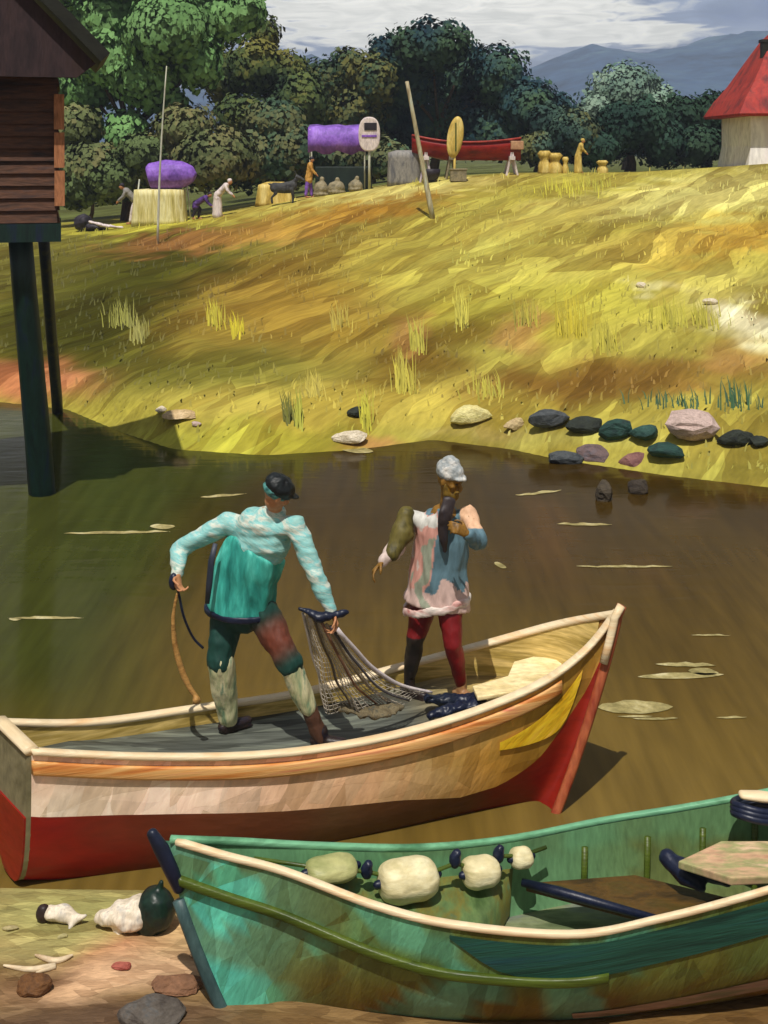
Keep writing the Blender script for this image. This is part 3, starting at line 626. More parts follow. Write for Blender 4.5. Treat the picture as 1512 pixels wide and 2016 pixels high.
def grn(v):
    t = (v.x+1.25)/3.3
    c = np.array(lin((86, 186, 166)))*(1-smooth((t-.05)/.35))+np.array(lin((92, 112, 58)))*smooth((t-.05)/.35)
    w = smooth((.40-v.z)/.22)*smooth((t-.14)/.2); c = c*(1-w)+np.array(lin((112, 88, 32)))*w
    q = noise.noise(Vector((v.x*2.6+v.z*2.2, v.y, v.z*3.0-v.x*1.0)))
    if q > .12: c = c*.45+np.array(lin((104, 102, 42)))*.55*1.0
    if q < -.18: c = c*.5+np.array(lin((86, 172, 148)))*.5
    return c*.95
MGREEN = paint('green_hull', None, attr=True, scale=(9, 3, 2.5), rot=(0, 20, 0), rough=.4, bump=.6, dist=.014, vary=.25, fine=6, dab=[(2.2, 2, 8, (0, -38, 0), (1.2, 1.18, 1.1), (.95, .72, .48)), (10, 3, 2.4, (0, 8, 0), (1.2, 1.25, 1.25), (.8, .78, .7))], dabmix=.8, dabval=.08)
MDGREEN = paint('dark_strake', [(22, 62, 54), (34, 84, 70), (28, 72, 76)], .85, scale=(1, 1, 18), rot=(0, -8, 0), rough=.38, bump=.6, vary=.3)
MOLIVE = paint('olive_rail', [(58, 76, 18), (82, 98, 30), (56, 66, 20)], .85, scale=(1, 1, 14), rough=.4, bump=.5)
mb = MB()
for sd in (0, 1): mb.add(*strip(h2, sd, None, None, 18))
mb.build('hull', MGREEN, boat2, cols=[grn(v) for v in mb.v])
mb = MB(); v_, f_ = strip(h2, 0, lambda i: h2[0][i].z-.035, lambda i: h2[0][i].z-.035-.18*smooth((i-26)/5)*1.0-.001, 5, off=-.010, i0=27, i1=M2); mb.add(v_, f_); mb.build('top_strake', MDGREEN, boat2)
mb = MB()
for sd in (0, 1): mb.add(*strip(h2, sd, None, lambda i: h2[2][i].z+.12, 12, off=.03, i0=3))
def inn(v):
    c = np.array(lin((104, 148, 104))); q = noise.noise(Vector((v.x*3, v.y*2, v.z*5)))
    w = smooth((v.x-.9)/.9); c = c*(1-w*.6)+np.array(lin((104, 112, 52)))*w*.6
    if q > .08: c = c*.5+np.array(lin((96, 92, 36)))*.5
    if v.z > .55: c = c*.7+np.array(lin((110, 176, 130)))*.3
    return c*.9
mb.build('inner_lining', paint('lining_green', None, attr=True, scale=(7, 7, 2), rough=.5, bump=.5, vary=.3), boat2, cols=[inn(v) for v in mb.v])
for sd in (0, 1):
    pts = (h2[0], h2[1])[sd]; o = outward(h2, sd)
    if sd == 0: bar_along(pts[2:], o[2:], .042, .03, .014, -.006).build('gunwale', MBUFF, boat2)
    else: bar_along(pts[1:], o[1:], .045, .03, .012, -.006).build('gunwale', paint('mint_cap', [(84, 140, 100), (118, 178, 136), (96, 150, 116)], .9, scale=(2, 2, 8), rough=.45), boat2)
o = outward(h2, 0)
zr = lambda i: h2[0][i].z-.19-.06*(1-abs(i/27-1)) if i < 40 else h2[0][i].z-.24
rail = [sect(h2[0][i], h2[2][i], h2[3][i], v_at(h2[0][i], h2[2][i], h2[3][i], zr(i))) for i in range(1, 38)]
bar_along(rail, o[1:38], .045, .045, 0, .012).build('rub_rail', MOLIVE, boat2)
mb = MB(); st = [sect(h2[0][0], h2[2][0], 1.15, r/12) for r in range(13)]; fd = Vector((-.95, -.2, 0)).normalized()
MNAVY = paint('navy_paint', [(14, 20, 44), (26, 34, 58), (18, 26, 40)], .8, scale=(5, 5, 3), rough=.4, bump=.4)
MSLATE = paint('slate_stem', [(44, 70, 74), (70, 96, 96), (36, 50, 54)], .85, scale=(6, 6, 2), rough=.45)
mb.tube([p+fd*.01 for p in st[4:]], [(.035, .022)]*9, 8, side=fd); mb.build('stem', MSLATE, boat2)
mb = MB(); mb.capsule([P(352, 1748, 6.63), P(338, 1715, 6.62), P(318, 1672, 6.62), P(300, 1642, 6.62)], [(.034, .03), (.042, .034), (.045, .034), (.032, .028)], 10, side=(1, 0, 0)); mb.build('stem_head', MNAVY, boat2)
# bow deck, bulkhead, floor
def across(i, z, k=.97):
    a = sect(h2[0][i], h2[2][i], h2[3][i], v_at(h2[0][i], h2[2][i], h2[3][i], z)); b = sect(h2[1][i], h2[2][i], h2[3][i], v_at(h2[1][i], h2[2][i], h2[3][i], z))
    return a.lerp(b, (1-k)/2), a.lerp(b, 1-(1-k)/2)
ib = 29
mb = MB(); rings = []
for i in range(4, ib):
    z = h2[0][i].z-.13; a, b = across(i, z, .93); rings.append([a.lerp(b, j/8) for j in range(9)])
a, b = across(ib-1, .26, .85); rings.append([a.lerp(b, j/8) for j in range(9)])
mb.ring_loft(rings, cap=False, closed=False)
mb.build('fore_deck', paint('fore_deck_green', [(70, 96, 52), (98, 122, 72), (110, 104, 46), (60, 110, 88)], .9, scale=(5, 2, 3), rough=.5), boat2)
mb = MB(); rings = []
for i in range(ib-2, M2):
    a, b = across(i, .24+max(0, (i-46))*.006, .93); rings.append([a.lerp(b, j/10)+Vector((0, 0, .008 if j % 2 else 0)) for j in range(11)])
mb.ring_loft(rings, cap=False, closed=False)
mb.build('floor', paint('floor_greygreen', [(92, 104, 70), (124, 132, 96), (110, 116, 104), (92, 92, 50)], .95, scale=(2, 6, 4), rough=.55), boat2)
MBROWN = paint('brown_board', [(62, 46, 20), (92, 66, 26), (76, 62, 24)], .85, scale=(4, 8, 4), rough=.5)
mb = MB(); mb.slab([PZ(1035, 1738, .47), PZ(1290, 1806, .47), PZ(1425, 1765, .47), PZ(1250, 1722, .47)], .05); mb.build('thwart', MBROWN, boat2, smooth=False, bevel=.006)
mb = MB(); mb.tube([PZ(1028, 1737, .482), PZ(1100, 1756, .482), PZ(1292, 1809, .482)], [.022, .03, .02], 8); mb.build('thwart_edge', MNAVY, boat2)
mb = MB(); mb.slab([PZ(1335, 1695, .70), PZ(1440, 1728, .70), PZ(1600, 1722, .70), PZ(1640, 1655, .70), PZ(1420, 1655, .70)], .045); mb.build('stern_seat', paint('pink_seat', [(196, 140, 112), (206, 168, 132), (150, 150, 100), (214, 180, 148)], .9, scale=(2, 7, 3), rough=.5), boat2, smooth=False, bevel=.008)
mb = MB(); mb.capsule([PZ(1315, 1690, .62), PZ(1350, 1725, .58), PZ(1380, 1745, .55)], [.05, .06, .03], 8); mb.capsule([PZ(1340, 1695, .64), PZ(1400, 1722, .60), PZ(1432, 1738, .58)], [.03, .045, .025], 8)
mb.remesh('seat_bracket', MNAVY, boat2, voxel=.012, ripple=.01)
for k, i in enumerate((33, 38, 43, 48)):                       # ribs on the far side
    mb = MB(); Sv, K, E_ = h2[1][i], h2[2][i], h2[3][i]; inw = (h2[0][i]-Sv); inw.z = 0; inw.normalize()
    mb.tube([sect(Sv, K, E_, v)+inw*.045 for v in (.06, .2, .35, .5, .62)], [(.02, .014)]*5, 6); mb.build('rib', MOLIVE, boat2)
mb = MB(); ring = [sect(h2[0][-1], h2[2][-1], h2[3][-1], r/10) for r in range(11)]+[sect(h2[1][-1], h2[2][-1], h2[3][-1], r/10) for r in range(9, -1, -1)]
mb.ring_loft([[p+Vector((-.02, 0, 0)) for p in ring], [p+Vector((.03, 0, 0)) for p in ring]]); mb.build('transom', MDGREEN, boat2, smooth=False)
mb = MB(); v_, f_ = strip(h2, 0, lambda i: h2[2][i].z+.17+.004*(i-30), lambda i: h2[2][i].z+.12+.002*(i-30), 3, off=-.008, i0=34, i1=M2); mb.add(v_, f_); mb.build('bilge_rail', paint('worn_pink', [(110, 92, 70), (168, 132, 112), (120, 110, 80)], .9, scale=(1.5, 1.5, 12), rough=.6), boat2)

# --- floats strung in the green boat
MFLOAT = paint('float_cream', [(196, 184, 132), (222, 208, 160), (232, 222, 180), (176, 176, 120)], .9, scale=(3, 3, 10), rough=.5, bump=.6, dist=.01, vary=.2)
MFLOAT2 = paint('float_olive', [(150, 154, 96), (180, 178, 120), (164, 160, 104)], .9, scale=(3, 3, 10), rough=.5, bump=.6, dist=.01, vary=.22)
fl = [((652, 1706, 6.72), (.155, .12, .075), MFLOAT2, 'olive tinted long float nearest the bow of the green boat'),
      ((803, 1726, 6.78), (.185, .15, .125), MFLOAT, 'largest cream barrel float lying in the green boat'),
      ((946, 1712, 6.92), (.115, .11, .095), MFLOAT, 'round cream float between the largest float and the smallest one'),
      ((1026, 1683, 7.06), (.07, .075, .068), MFLOAT, 'smallest cream float at the far end of the float line')]
for (p, r, m, lb) in fl:
    r = (r[0]*.92, r[1]*.85, r[2]*.85); c = P(*p)-Vector((0, 0, .015)); o = empty('fishing_float', c-Vector((0, 0, r[2])), lb, 'float', 'cream floats strung inside the green boat')
    mb = MB(); d = Vector((.93, .36, -.05)).normalized()
    ts = [-1, -.985, -.94, -.85, -.7, -.45, -.15, .15, .45, .7, .85, .94, .985, 1]; pr = [max(.25, (1-abs(t)**5)**(1/2.6))*(1-.03*math.cos(9*t)) for t in ts]
    mb.tube([c+d*r[0]*t for t in ts], [(r[1]*q, r[2]*q) for q in pr], 20, side=d.cross(Vector((0, 0, 1))))
    mb.remesh('float_body', m, o, voxel=.011, smooth=3, ripple=.007, rscale=(5, 5, 16))
    for s in (-1, 1): mb = MB(); mb.capsule([c+d*s*r[0]*.85, c+d*s*(r[0]*1.08)], [.03, .022], 8); mb.build('end_collar', MNAVY, o)
mb = MB(); mb.tube([P(500, 1690, 6.66), P(652, 1712, 6.73), P(722, 1716, 6.75), P(803, 1735, 6.78), P(896, 1700, 6.88), P(946, 1712, 6.92), P(982, 1686, 7.0), P(1030, 1684, 7.06), P(1075, 1668, 7.14)], .012, 6)
o = empty('float_line', P(722, 1716, 6.75), 'dark knotted rope line running through the cream floats', 'rope'); mb.build('line', MOLIVE, o)
for p in ((722, 1714, 6.75), (896, 1692, 6.88), (981, 1683, 7.0)):
    mb = MB(); c = P(*p); mb.ell(c, (.035, .035, .05)); mb.ell(c+Vector((.01, 0, .03)), (.028, .03, .03)); mb.remesh('knot', MNAVY, o, voxel=.008, ripple=.004, rscale=(40, 40, 40))
# coil at the stern
o = empty('rope_coil', PZ(1488, 1592, .84), 'navy rope coil with a pale pad on the green boat far gunwale', 'rope')
mb = MB()
for k in range(3):
    c = PZ(1488, 1600-k*9, .82+.02*k); mb.tube([c+Vector((.13*math.cos(a), .09*math.sin(a), .012*math.sin(2*a))) for a in np.linspace(0, 2*math.pi, 25)], .022, 8)
mb.build('coil', MNAVY, o)
mb = MB(); c = PZ(1498, 1568, .92); mb.capsule([c+Vector((-.11, 0, .01)), c, c+Vector((.18, 0, -.02))], [(.04, .02), (.05, .028), (.04, .02)], 10, side=(0, 1, 0)); mb.build('pad', MBUFF, o)

# ------------------------------------------------------------------ people
SKIN = paint('skin', [(186, 126, 84), (206, 146, 102), (166, 106, 66)], .85, scale=(8, 8, 8), rough=.5, bump=.15, vary=.1)
SKIN2 = paint('weathered_skin', [(116, 84, 30), (150, 108, 40), (96, 68, 26)], .85, scale=(14, 14, 14), rough=.5, bump=.2, vary=.15)
def basis(f, u):
    f = Vector(f).normalized(); u = Vector(u); u = (u-f*u.dot(f)).normalized(); r = f.cross(u).normalized()
    return r, f, u, Matrix((r, f, u)).transposed()
def head(mb, c, f, u):
    r, f, u, M = basis(f, u); c = Vector(c)
    mb.ell(c+u*.02, (.074, .095, .10), M); mb.ell(c-u*.055+f*.022, (.057, .070, .07), M)
    mb.ell(c-u*.098+f*.058, (.026, .024, .022), M)                                   # chin
    mb.capsule([c+u*.012+f*.088, c-u*.022+f*.112, c-u*.034+f*.108], [.011, .015, .016], 8)  # nose
    mb.capsule([c+u*.028+f*.084-r*.045, c+u*.034+f*.093, c+u*.028+f*.084+r*.045], [.011, .013, .011], 8)  # brow
    mb.capsule([c-u*.064+f*.086-r*.022, c-u*.064+f*.094, c-u*.064+f*.086+r*.022], [.008, .010, .008], 8)  # mouth
    for s in (-1, 1):
        mb.ell(c+r*s*.076-u*.012-f*.005, (.010, .020, .032), M); mb.ell(c+r*s*.045-u*.02+f*.062, (.022, .02, .02), M)
def hand(mb, w, d, pn, curl=.9, spread=1.0, thumb=1):
    """wrist point, direction of the palm, palm normal (towards which fingers curl)"""
    d = Vector(d).normalized(); pn = Vector(pn); pn = (pn-d*pn.dot(d)).normalized(); s = d.cross(pn).normalized()*thumb; w = Vector(w)
    mb.capsule([w-d*.02, w+d*.03, w+d*.085], [(.026, .02), (.04, .017), (.042, .015)], 10, side=s)
    for k, (ln, off) in enumerate(((.075, .033), (.085, .011), (.08, -.011), (.062, -.032))):
        p = w+d*.085+s*off; pts = [p-d*.015]; a = 0.15+.1*k*.5; q = p
        for seg in (.45, .32, .23):
            a += curl*(.45+.06*k); dd = d*math.cos(a)+pn*math.sin(a)+s*off*1.2*spread; q = q+dd.normalized()*ln*seg*1.05; pts.append(q)
        mb.capsule(pts, [.0095, .009, .0085, .0075], 8)
    p = w+d*.025+s*.035; q1 = p+(d*.6+s*.75+pn*.35).normalized()*.04; q2 = q1+(d*.8+s*.1+pn*.7).normalized()*.032; q3 = q2+(d*.7-s*.3+pn*.7).normalized()*.024
    mb.capsule([p, q1, q2, q3], [.013, .0115, .010, .008], 8)
def limb(mb, pts, rads, n=12, side=None):
    mb.capsule([Vector(p) for p in pts], rads, n, side)
def lp(a, b, t): return Vector(a).lerp(Vector(b), t)

# ---- left fisherman, seen from behind, bending to the right over the net
A = dict(pel=P(474, 1176, 8.58), wai=P(484, 1120, 8.56), che=P(516, 1056, 8.52), nek=P(540, 1008, 8.46), hed=P(545, 970, 8.38),
         ls=P(446, 1030, 8.64), le=P(352, 1082, 8.60), lw=P(350, 1132, 8.42), rs=P(582, 1036, 8.38), re=P(622, 1134, 8.26), rw=P(655, 1204, 8.22),
         lh=P(450, 1195, 8.64), lk=P(434, 1296, 8.54), la=P(450, 1418, 8.64), rh=P(512, 1200, 8.52), rk=P(570, 1304, 8.40), ra=P(632, 1456, 8.44))
p1 = empty('person', PZ(540, 1470, .6), 'person in a teal vest and dark cap bending over the net, back turned', 'person')
across1 = (A['rs']-A['ls']).normalized()
mb = MB()
limb(mb, [A['pel'], A['wai'], A['che'], lp(A['che'], A['nek'], .7)], [(.155, .11), (.135, .10), (.17, .11), (.11, .08)], side=across1)
limb(mb, [lp(A['che'], A['nek'], .6), A['nek'], lp(A['nek'], A['hed'], .75)], [.07, .055, .052])
fdir1 = Vector((.62, .35, -.45))
head(mb, A['hed'], fdir1, Vector((.45, -.1, .85)))
for s, e, w in (('ls', 'le', 'lw'), ('rs', 're', 'rw')):
    limb(mb, [A[s], lp(A[s], A[e], .5), A[e]], [.062, .05, .042]); limb(mb, [A[e], lp(A[e], A[w], .35), A[w]], [.041, .042, .027])
hand(mb, A['lw'], P(352, 1165, 8.36)-A['lw'], Vector((.6, -.4, 0)), 1.1, thumb=1)
hand(mb, A['rw'], P(664, 1236, 8.20)-A['rw'], Vector((-.7, -.3, -.2)), 1.15, thumb=-1)
for h_, k_, a_ in (('lh', 'lk', 'la'), ('rh', 'rk', 'ra')):
    limb(mb, [A[h_], lp(A[h_], A[k_], .5), A[k_]], [.095, .078, .055]); limb(mb, [A[k_], lp(A[k_], A[a_], .35), A[a_]], [.054, .056, .036])
mb.remesh('body', SKIN, p1, voxel=.008, smooth=4)
MSHIRT = paint('shirt_paleteal', [(92, 178, 180), (150, 196, 188), (124, 188, 186), (200, 204, 190), (124, 160, 148)], 1.0, scale=(4, 4, 14), rot=(0, 20, 0), rough=.6, bump=.6, vary=.22)
mb = MB()
limb(mb, [lp(A['wai'], A['che'], .5), A['che'], lp(A['che'], A['nek'], .55), lp(A['che'], A['nek'], .95)], [(.19, .14), (.23, .15), (.19, .135), (.08, .075)], 16, side=across1)
for s, e, w in (('ls', 'le', 'lw'), ('rs', 're', 'rw')):
    limb(mb, [lp(A['che'], A[s], .6), A[s], lp(A[s], A[e], .5), A[e]], [.095, .085, .072, .062]); limb(mb, [A[e], lp(A[e], A[w], .5), lp(A[e], A[w], .9)], [.062, .056, .046])
mb.remesh('shirt', MSHIRT, p1, voxel=.011, smooth=5, ripple=.016, rscale=(5, 5, 13))
MVEST = paint('vest_teal', [(32, 124, 114), (56, 160, 146), (90, 192, 176)], 1.0, scale=(9, 9, 2.2), rough=.5, bump=.6, vary=.25)
mb = MB()
vb = A['pel']+Vector((-.012, 0, -.10)); mb.tube([vb, vb.lerp(A['pel'], .5), A['pel'], lp(A['pel'], A['wai'], .5), A['wai'], lp(A['wai'], A['che'], .35), lp(A['wai'], A['che'], .75)], [(.255, .185), (.258, .185), (.255, .18), (.25, .172), (.245, .165), (.238, .16), (.215, .15)], 20, side=across1)
mb.remesh('vest', MVEST, p1, voxel=.011, smooth=4, ripple=.022, rscale=(11, 11, 3))
mb = MB(); mb.tube([vb+Vector((0, 0, -.014)), vb+Vector((0, 0, .034))], [(.268, .198)]*2, 28, side=across1); mb.remesh('belt', MNAVY, p1, voxel=.011, smooth=2, ripple=.006)
mb = MB(); c = A['pel']+Vector((-.01, 0, -.085)); ax_ = Vector(across1); ay_ = Vector((-ax_.y, ax_.x, 0)).normalized(); ax2 = Vector((ax_.x, ax_.y, -.10))
pass
mb = MB(); mb.tube([P(424, 1070, 8.44), P(416, 1105, 8.41), P(412, 1150, 8.41), P(408, 1188, 8.43)], [(.016, .008), (.022, .008), (.022, .008), (.016, .008)], 8, side=(1, 0, 0)); mb.build('bag_strap', paint('slate_strap', [(44, 52, 68), (64, 70, 84)], .8, scale=(9, 9, 3)), p1)
MTRO = paint('trousers_darkgreen', [(14, 50, 42), (26, 76, 64), (18, 44, 44)], .85, scale=(8, 8, 3), rough=.6, bump=.5, vary=.25)
mb = MB(); limb(mb, [A['pel']+Vector((0, 0, .02)), A['pel']+Vector((0, 0, -.12))], [(.18, .13), (.17, .13)], 14, side=across1)
limb(mb, [A['lh'], lp(A['lh'], A['lk'], .5), lp(A['lh'], A['lk'], 1.05)], [.125, .108, .095]); limb(mb, [A['rh'], lp(A['rh'], A['rk'], .5), lp(A['rh'], A['rk'], 1.03)], [.125, .105, .088])
limb(mb, [A['lk'], lp(A['lk'], A['la'], .5), A['la']], [.066, .066, .05]); limb(mb, [A['rk'], lp(A['rk'], A['ra'], .5), A['ra']], [.066, .062, .048])
def trc(v):
    c = np.array(lin((20, 62, 54))); d = (v-lp(A['rh'], A['rk'], .55)); d2 = v-lp(A['rk'], A['ra'], .75)
    w = smooth((.22-d.length)/.14)*smooth((v.x+.98)/.06); c = c*(1-w)+np.array(lin((112, 54, 36)))*w
    if d2.length < .22 and v.x > -.62: c = np.array(lin((84, 54, 38)))
    return c*.9
MTRO2 = paint('trousers_patched', None, attr=True, scale=(9, 9, 4), rough=.6, bump=.5, vary=.25)
mb.remesh('trousers', MTRO2, p1, voxel=.011, smooth=4, ripple=.012, rscale=(12, 12, 8), colfn=trc)
MGAI = paint('gaiter_cream', [(120, 150, 116), (186, 188, 142), (214, 206, 164), (92, 132, 108)], .92, scale=(14, 14, 3), rough=.6, bump=.5, vary=.2)
mb = MB(); limb(mb, [lp(A['lk'], A['la'], .04), lp(A['lk'], A['la'], .45), lp(A['lk'], A['la'], .96)], [.098, .092, .072]); mb.remesh('gaiter', MGAI, p1, voxel=.012, ripple=.012, rscale=(14, 14, 5))
mb = MB(); limb(mb, [lp(A['rk'], A['ra'], .02), lp(A['rk'], A['ra'], .3), lp(A['rk'], A['ra'], .58)], [.082, .078, .066]); mb.remesh('gaiter', MGAI, p1, voxel=.012, ripple=.01, rscale=(14, 14, 5))
def boot(par, ank, d, zf, mat, ln=.25, r=.05):
    d = Vector(d); d.z = 0; d.normalize(); mb = MB(); b = Vector((ank.x, ank.y, zf+.04))
    limb(mb, [ank+Vector((0, 0, .06)), ank, b+Vector((0, 0, .02))], [r, r, r]); limb(mb, [b-d*.045, b+d*.06, b+d*(ln-.09)], [(.042, .038), (.045, .036), (.036, .026)], side=d.cross(Vector((0, 0, 1))))
    mb.box(b+d*.06+Vector((0, 0, -.033)), (ln-.02, .075, .014), Matrix((d, Vector((-d.y, d.x, 0)), Vector((0, 0, 1)))).transposed())
    mb.remesh('boot', mat, par, voxel=.01, smooth=4)
MBOOT = paint('boot_dark', [(24, 26, 34), (48, 34, 28), (20, 24, 44)], .8, scale=(9, 9, 9), rough=.45)
def deck_at(p):
    i = min(range(M1), key=lambda i: (Vector(((h1[0][i].x+h1[1][i].x)/2, (h1[0][i].y+h1[1][i].y)/2))-Vector((p.x, p.y))).length); return dz1(i)
boot(p1, A['la'], (.5, .35, 0), deck_at(A['la']), MBOOT); boot(p1, A['ra'], (.8, -.1, 0), deck_at(A['ra']), MBOOT)
r_, f_, u_, HM = basis(fdir1, (.45, -.1, .85)); hc = A['hed']
MCAP = paint('cap_black', [(10, 12, 14), (22, 30, 32), (16, 20, 24)], .8, scale=(9, 9, 14), rough=.5, bump=.6)
mb = MB(); mb.ell(hc+u_*.05-f_*.01, (.098, .118, .082), HM); mb.capsule([hc+u_*.045+f_*.09-r_*.05, hc+u_*.04+f_*.135, hc+u_*.045+f_*.09+r_*.05], [(.03, .012), (.04, .012), (.03, .012)], 10, side=f_); mb.remesh('cap', MCAP, p1, voxel=.009, ripple=.008, rscale=(20, 20, 20))
mb = MB(); mb.ell(hc+u_*.005-f_*.02, (.087, .102, .05), HM); hr = mb.remesh('hair_band', paint('band_teal', [(30, 92, 92), (90, 156, 150), (24, 48, 50)], .9, scale=(9, 9, 20)), p1, voxel=.009, ripple=.005, rscale=(30, 30, 30))
MEYE = paint('eye_dark', [(20, 16, 14)], .8, rough=.2)
for s in (-1, 1):
    mb = MB(); mb.ell(hc+r_*s*.03+u_*.006+f_*.083, (.010, .007, .006), HM); mb.build('eye', MEYE, p1)

# ---- right fisherman, facing right
B = dict(pel=P(862, 1165, 9.0), wai=P(862, 1110, 9.0), che=P(868, 1050, 8.98), nek=P(880, 998, 8.94), hed=P(884, 944, 8.90),
         ls=P(806, 1018, 9.04), le=P(778, 1080, 8.92), lw=P(752, 1108, 8.80), rs=P(922, 1014, 8.90), re=P(942, 1066, 8.74), rw=P(918, 1050, 8.62),
         lh=P(836, 1178, 9.04), lk=P(818, 1258, 9.0), la=P(806, 1330, 9.10), rh=P(884, 1180, 8.96), rk=P(892, 1266, 8.84), ra=P(908, 1346, 8.92))
p2 = empty('person', PZ(868, 1370, .72), 'bearded person in pink and blue tunic and red leggings standing in the bow', 'person')
acB = (B['rs']-B['ls']).normalized(); fdir2 = Vector((.80, -.52, -.28)); up2 = Vector((.2, -.1, .95))
mb = MB()
limb(mb, [B['pel'], B['wai'], B['che'], lp(B['che'], B['nek'], .7)], [(.15, .105), (.135, .10), (.16, .11), (.11, .08)], side=acB)
limb(mb, [lp(B['che'], B['nek'], .6), B['nek'], lp(B['nek'], B['hed'], .75)], [.065, .055, .052])
head(mb, B['hed'], fdir2, up2)
for s, e, w in (('ls', 'le', 'lw'), ('rs', 're', 'rw')):
    limb(mb, [B[s], lp(B[s], B[e], .5), B[e]], [.058, .048, .04]); limb(mb, [B[e], lp(B[e], B[w], .35), B[w]], [.04, .04, .027])
hand(mb, B['lw'], P(738, 1122, 8.76)-B['lw'], Vector((.3, -.3, -.6)), .7, thumb=1)
hand(mb, B['rw'], P(900, 1040, 8.58)-B['rw'], Vector((-.3, .6, -.3)), 1.0, thumb=-1)
for h_, k_, a_ in (('lh', 'lk', 'la'), ('rh', 'rk', 'ra')):
    limb(mb, [B[h_], lp(B[h_], B[k_], .5), B[k_]], [.085, .07, .052]); limb(mb, [B[k_], lp(B[k_], B[a_], .35), B[a_]], [.05, .05, .034])
mb.remesh('body', SKIN2, p2, voxel=.008, smooth=4)
MTUN = paint('tunic_brushed', None, attr=True, scale=(9, 9, 3), rot=(0, 12, 0), rough=.6, bump=.6, vary=.2)
def tun(v):
    px = CX+v.x/v.y*F; py = YH+(H-v.z)/v.y*F; q = noise.noise(Vector((v.x*7, v.y*7, v.z*5)))*34+noise.noise(Vector((v.x*20, v.y*20, v.z*6)))*12
    c = (206, 150, 136)
    if px+q > 856: c = (92, 122, 134)
    if px+q < 812: c = (206, 186, 176)
    if py+q*.5 < 1030 and px+q < 850: c = (206, 204, 196)
    if py > 1148+q: c = (206, 176, 166)
    if 830 < px+q < 850 and py > 1060: c = (150, 156, 136)
    if px > 905 and py < 1040: c = (222, 178, 142)
    return np.array(lin(c, .92))
mb = MB()
tb = B['pel']+Vector((-.01, 0, -.09)); mb.tube([tb, tb.lerp(B['pel'], .5), B['pel'], B['wai'], B['che'], lp(B['che'], B['nek'], .55), lp(B['che'], B['nek'], .92)], [(.252, .185), (.242, .178), (.23, .17), (.205, .15), (.20, .14), (.15, .12), (.075, .07)], 20, side=acB)
for s, e, w in (('ls', 'le', 'lw'), ('rs', 're', 'rw')):
    limb(mb, [lp(B['che'], B[s], .6), B[s], lp(B[s], B[e], .5), B[e]], [.085, .078, .068, .062]); limb(mb, [B[e], lp(B[e], B[w], .5), lp(B[e], B[w], .85)], [.062, .056, .046])
mb.remesh('tunic', MTUN, p2, voxel=.011, smooth=5, ripple=.024, rscale=(11, 11, 3.5), colfn=tun)
mb = MB(); c = tb+Vector((0, 0, .0)); ay_ = Vector((-acB.y, acB.x, 0)).normalized()
pts = [c+acB*.248*math.cos(a)+ay_*.182*math.sin(a)+Vector((0, 0, .03*math.cos(a)+.008*math.sin(7*a))) for a in np.linspace(0, 2*math.pi, 33)]
mb.tube(pts, [(.036, .014)]*33, 8, side=(0, 0, 1)); mb.remesh('tunic_hem', paint('hem_pinkwhite', [(206, 130, 122), (226, 206, 196), (200, 196, 186)], .92, scale=(4, 4, 14), rough=.6), p2, voxel=.011, ripple=.008, rscale=(16, 16, 16))
mb = MB(); limb(mb, [P(800, 1012, 9.0), P(792, 1050, 8.94), P(772, 1090, 8.86)], [(.06, .06), (.09, .075), (.05, .05)], 12, side=(1, 0, -.3)); mb.remesh('sleeve_shawl', paint('olive_sleeve', [(70, 64, 22), (104, 94, 40), (86, 76, 30)], .85, scale=(10, 10, 3), rough=.6), p2, voxel=.011, ripple=.012)
mb = MB(); limb(mb, [P(884, 984, 8.80), P(878, 1010, 8.77), P(872, 1040, 8.78), P(876, 1085, 8.80)], [(.05, .025), (.055, .03), (.042, .025), (.02, .015)], 12, side=(1, .2, 0)); mb.remesh('scarf', paint('scarf_dark', [(40, 34, 38), (60, 50, 50), (48, 46, 56)], .8, scale=(12, 12, 4)), p2, voxel=.009, ripple=.01)
MLEG = paint('leggings_red', [(96, 12, 16), (140, 18, 22), (74, 10, 18)], .9, scale=(9, 9, 3), rough=.5, bump=.4, vary=.25)
def lgc(v):
    d = 0
    c = np.array(lin((132, 18, 22)))
    if v.x < .32 and v.z < B['lk'].z+.03: c = np.array(lin((48, 38, 32)))
    return c*.9*(.8+.5*noise.noise(v*9)*.5)
mb = MB()
for h_, k_, a_ in (('lh', 'lk', 'la'), ('rh', 'rk', 'ra')):
    limb(mb, [B[h_], lp(B[h_], B[k_], .5), B[k_]], [.105, .09, .07]); limb(mb, [B[k_], lp(B[k_], B[a_], .35), B[a_]], [.066, .064, .045])
limb(mb, [B['lh'], B['rh']], [.10, .10])
mb.remesh('leggings', paint('leggings_cloth', None, attr=True, scale=(9, 9, 3), rough=.5, bump=.4, vary=.25), p2, voxel=.011, ripple=.01, colfn=lgc)
MSHOE = paint('shoe_tan', [(190, 150, 104), (160, 116, 76), (90, 60, 44)], .9, scale=(9, 9, 9), rough=.5)
boot(p2, B['la'], (.5, -.4, 0), deck_at(B['la']), MBOOT, .23, .042); boot(p2, B['ra'], (.5, -.6, 0), deck_at(B['ra']), MSHOE, .23, .04)
r_, f_, u_, HM = basis(fdir2, up2); hc = B['hed']
mb = MB(); mb.ell(hc+u_*.065-f_*.012, (.092, .11, .085), HM); mb.ell(hc+u_*.13-f_*.02, (.06, .07, .04), HM); mb.capsule([hc+u_*.05+f_*.085-r_*.05, hc+u_*.05+f_*.112, hc+u_*.05+f_*.085+r_*.05], [(.02, .015), (.028, .015), (.02, .015)], 10, side=f_)
mb.remesh('cap', paint('cap_white', [(196, 198, 194), (150, 158, 160), (216, 212, 204)], .9, scale=(10, 10, 10), rough=.6, bump=.5), p2, voxel=.009, ripple=.008, rscale=(22, 22, 22))
